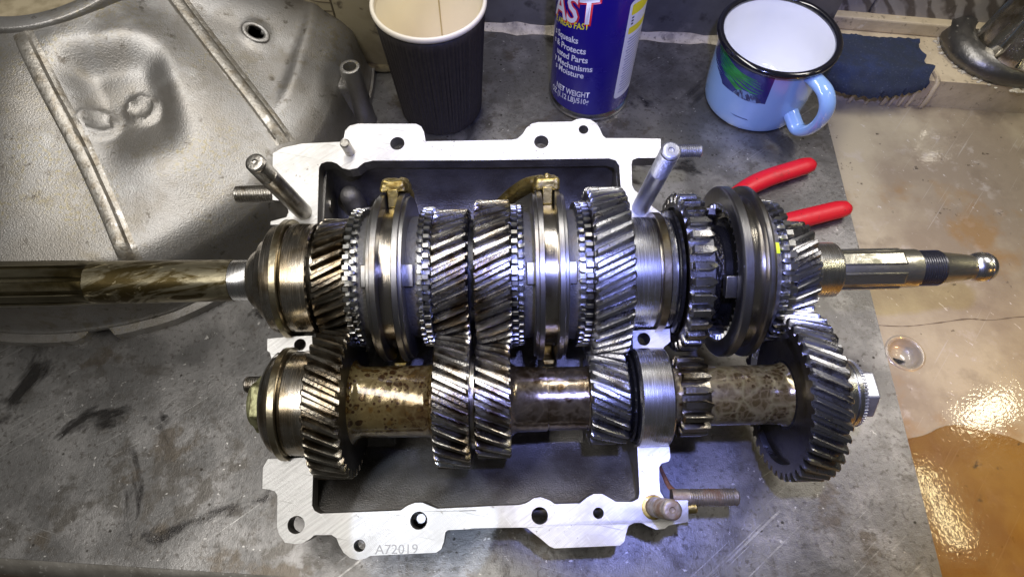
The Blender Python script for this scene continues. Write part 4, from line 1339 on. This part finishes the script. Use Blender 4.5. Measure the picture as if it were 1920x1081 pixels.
bm = bmesh.new()
P = spline_pts([prel(p) for p in ((158, 281, 8), (168, 291.5, 8), (180, 300, 8), (196, 308, 8), (212, 314, 8), (224, 318.5, 8), (233, 321.5, 8))], 6)
tube_path(bm, P, [interp(i / (len(P) - 1), [0, .1, .4, .85, .95, 1], [4.6, 6.2, 7.2, 6.8, 5.6, 2.6]) for i in range(len(P))], 18, .8)
finish(bm, 'handle_grip', 'red_grip', pl, 70)
bm = bmesh.new()
P = spline_pts([prel(p) for p in ((168, 262.5, 8), (184, 262.5, 8), (200, 266.5, 8), (216, 271, 8), (230, 275, 8), (241, 278, 8), (250, 280, 8))], 6)
tube_path(bm, P, [interp(i / (len(P) - 1), [0, .1, .4, .85, .95, 1], [4.6, 6.2, 7.2, 6.8, 5.6, 2.6]) for i in range(len(P))], 18, .8)
finish(bm, 'handle_grip', 'red_grip', pl, 70)
for pts in (((166, 290, 8), (152, 276, 8), (140, 266, 8), (122, 256, 8), (104, 250, 8)), ((176, 263, 8), (156, 264, 8), (140, 266, 8), (122, 262, 8), (104, 255, 8))):
    bm = bmesh.new()
    P = spline_pts([prel(p) for p in pts], 6)
    tube_path(bm, P, [interp(i / (len(P) - 1), [0, .4, .6, 1], [4, 7, 7, 2.5]) for i in range(len(P))], 12, .7)
    finish(bm, 'plier_jaw', 'plier_steel', pl, 60)
bm = bmesh.new()
lathe(bm, [(2.4, .5), (2.4, 7), (13.2, 7), (14, 6), (14, .5)], 24, 'z')
finish(bm, 'pivot', 'plier_steel', pl, 40)

# ------------------------------------------------------------------ plastic jug behind the bell housing
jug = thing('plastic_jug', 'grimy cream plastic jug with graduated ruled strip behind the dark coffee cup', 'jug', (-128, 455, 0))


def rrect(w_, d_, r, n=8):
    out = []
    for cx, cy, s in ((w_ / 2 - r, d_ / 2 - r, 0), (-w_ / 2 + r, d_ / 2 - r, 90), (-w_ / 2 + r, -d_ / 2 + r, 180), (w_ / 2 - r, -d_ / 2 + r, 270)):
        for k in range(n + 1):
            t = R(s + 90 * k / n)
            out.append((cx + r * math.cos(t), cy + r * math.sin(t)))
    return out


bm = bmesh.new()
prev = None
for z, w_, d_ in ((0, 72, 48), (1, 77, 53), (3, 80, 56), (10, 81, 57), (11, 80, 56), (12, 81, 57), (120, 81, 57), (132, 76, 52), (140, 50, 36), (145, 34, 30), (160, 33, 29)):
    ring = [bm.verts.new((x, y, z)) for x, y in rrect(w_, d_, min(w_, d_) * .36)]
    if prev:
        for i in range(len(ring)):
            j = (i + 1) % len(ring)
            bm.faces.new((prev[i], prev[j], ring[j], ring[i]))
    else:
        bm.faces.new(ring)
    prev = ring
bm.faces.new(prev)
finish(bm, 'jug_body', 'dirty_plastic', jug, 60)
jug.rotation_euler = (0, 0, R(-4))
bm = bmesh.new()
lathe(bm, [(156, 17), (157, 18.5), (172, 18.5), (174, 17), (174, .5)], 40, 'z')
finish(bm, 'screw_cap', 'dirty_plastic', jug, 40)
bm = bmesh.new()
tube_path(bm, [(-8.6, -28.6, 15), (-8.6, -28.6, 125)], .8, 8)
finish(bm, 'strip_edge', 'plastic_line', jug, 60)
for k in range(12):
    bm = bmesh.new()
    z = 16 + 7.6 * k
    tube_path(bm, spline_pts([(-9, -28.6, z), (-20, -28.5, z + .6), (-29, -26.2, z + 2.0), (-35, -21.5, z + 3.4), (-39, -14, z + 4.4)], 4), .45, 6)
    finish(bm, 'graduation_mark', 'plastic_line', jug, 60)

# ------------------------------------------------------------------ scouring pad
bm = bmesh.new()
NX, NY = 46, 22
gt, gb = [], []
for i in range(NX + 1):
    rt, rb = [], []
    for j in range(NY + 1):
        u, v = i / NX, j / NY
        x = 262 + 92 * u + 2.2 * math.sin(v * 17 + 1) * (u > .97) + random.uniform(-.5, .5) * (i in (0, NX))
        y = 470 - 10 * u - v * (50 + 8 * math.sin(u * 3.1) - 3 * u) + random.uniform(-1.0, 1.0) * (j in (0, NY))
        z = 1.2 + 2.0 * abs(math.sin(u * 5 + v * 2)) * .6 + 3.5 * math.exp(-((v - .78) / .13) ** 2) * (.5 + .5 * math.sin(u * 7 + .6)) + random.uniform(-.15, .15)
        if y < 424 - (x - 290) * .09:
            z -= (424 - (x - 290) * .09 - y) * .9
        rt.append(bm.verts.new((x - 310, y - 445, z + 6.0 + .9 * math.sin(u * 31) * math.sin(v * 23))))
        rb.append(bm.verts.new((x - 310, y - 445, z)))
    gt.append(rt)
    gb.append(rb)
for i in range(NX):
    for j in range(NY):
        bm.faces.new((gt[i][j], gt[i + 1][j], gt[i + 1][j + 1], gt[i][j + 1]))
        bm.faces.new((gb[i][j], gb[i][j + 1], gb[i + 1][j + 1], gb[i + 1][j]))
for i in range(NX):
    for j in (0, NY):
        bm.faces.new((gt[i][j], gt[i + 1][j], gb[i + 1][j], gb[i][j]))
for j in range(NY):
    for i in (0, NX):
        bm.faces.new((gt[i][j], gt[i][j + 1], gb[i][j + 1], gb[i][j]))
pad = finish(bm, 'scouring_pad', 'blue_pad', None, 60)
pad.location = (310 * MM, 445 * MM, 0)
tag(pad, 'worn dark blue scouring pad draped over the cream sink ledge', 'scouring pad')

# ------------------------------------------------------------------ tap
tap = thing('sink_tap', 'old chrome tap with fluted knob on a dark grimy base beside the sink ledge', 'tap', (436, 458, -1))
bm = bmesh.new()
lathe(bm, [(-.5, 51), (1, 53), (6, 53.5), (12, 51), (17, 45), (19, 39), (16, 33), (12, 30), (11, .5)], 72, 'z', rfun=lambda a, r, t: r * (1 + .07 * math.cos(2 * t)))
finish(bm, 'tap_base', 'tap_dark', tap, 60)
bm = bmesh.new()
NF = 7
lathe(bm, [(0, 31), (2, 32), (8, 31.6), (30, 29), (46, 26.5), (52, 24), (56, 18), (58, 9), (58.5, .5)], NF * 12, 'z', rfun=lambda a, r, t: r * (1 - (.24 * max(0, math.cos(NF * t)) ** .5 if 4 < a < 53 else 0)))
bmesh.ops.transform(bm, matrix=Matrix.Translation((-6, -14, 8)) @ Matrix.Rotation(R(-9), 4, 'X') @ Matrix.Rotation(R(10), 4, 'Y'), verts=bm.verts)
finish(bm, 'fluted_knob', 'tap_chrome', tap, 40)
bm = bmesh.new()
for k in range(46):
    a_ = R(-205 + 140 * random.random())
    r_ = 53 + random.uniform(-1, 3.5)
    s_ = random.uniform(.7, 2.0)
    bmesh.ops.create_icosphere(bm, subdivisions=1, radius=1, matrix=Matrix.Translation((r_ * 1.06 * math.cos(a_), r_ * .94 * math.sin(a_), .2)) @ Matrix.Diagonal((s_ * 1.6, s_ * 1.2, s_ * .6, 1)))
o = finish(bm, 'lime_crust', 'lime_crust', tap, 60)
o['kind'] = 'stuff'

# ------------------------------------------------------------------ amber lamp light coloured into a wet film on the sink board
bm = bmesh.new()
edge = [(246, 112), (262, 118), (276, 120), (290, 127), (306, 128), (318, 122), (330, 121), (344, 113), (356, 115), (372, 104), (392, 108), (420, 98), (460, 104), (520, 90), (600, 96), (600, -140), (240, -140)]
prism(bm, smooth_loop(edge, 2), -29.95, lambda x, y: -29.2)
amber_film = finish(bm, 'amber_light_film', 'amber_light', None, 30)
bevel(amber_film, .5, 3)
tag(amber_film, 'glossy wet film over the sink board, tinted with the amber lamp light', 'oil puddle')
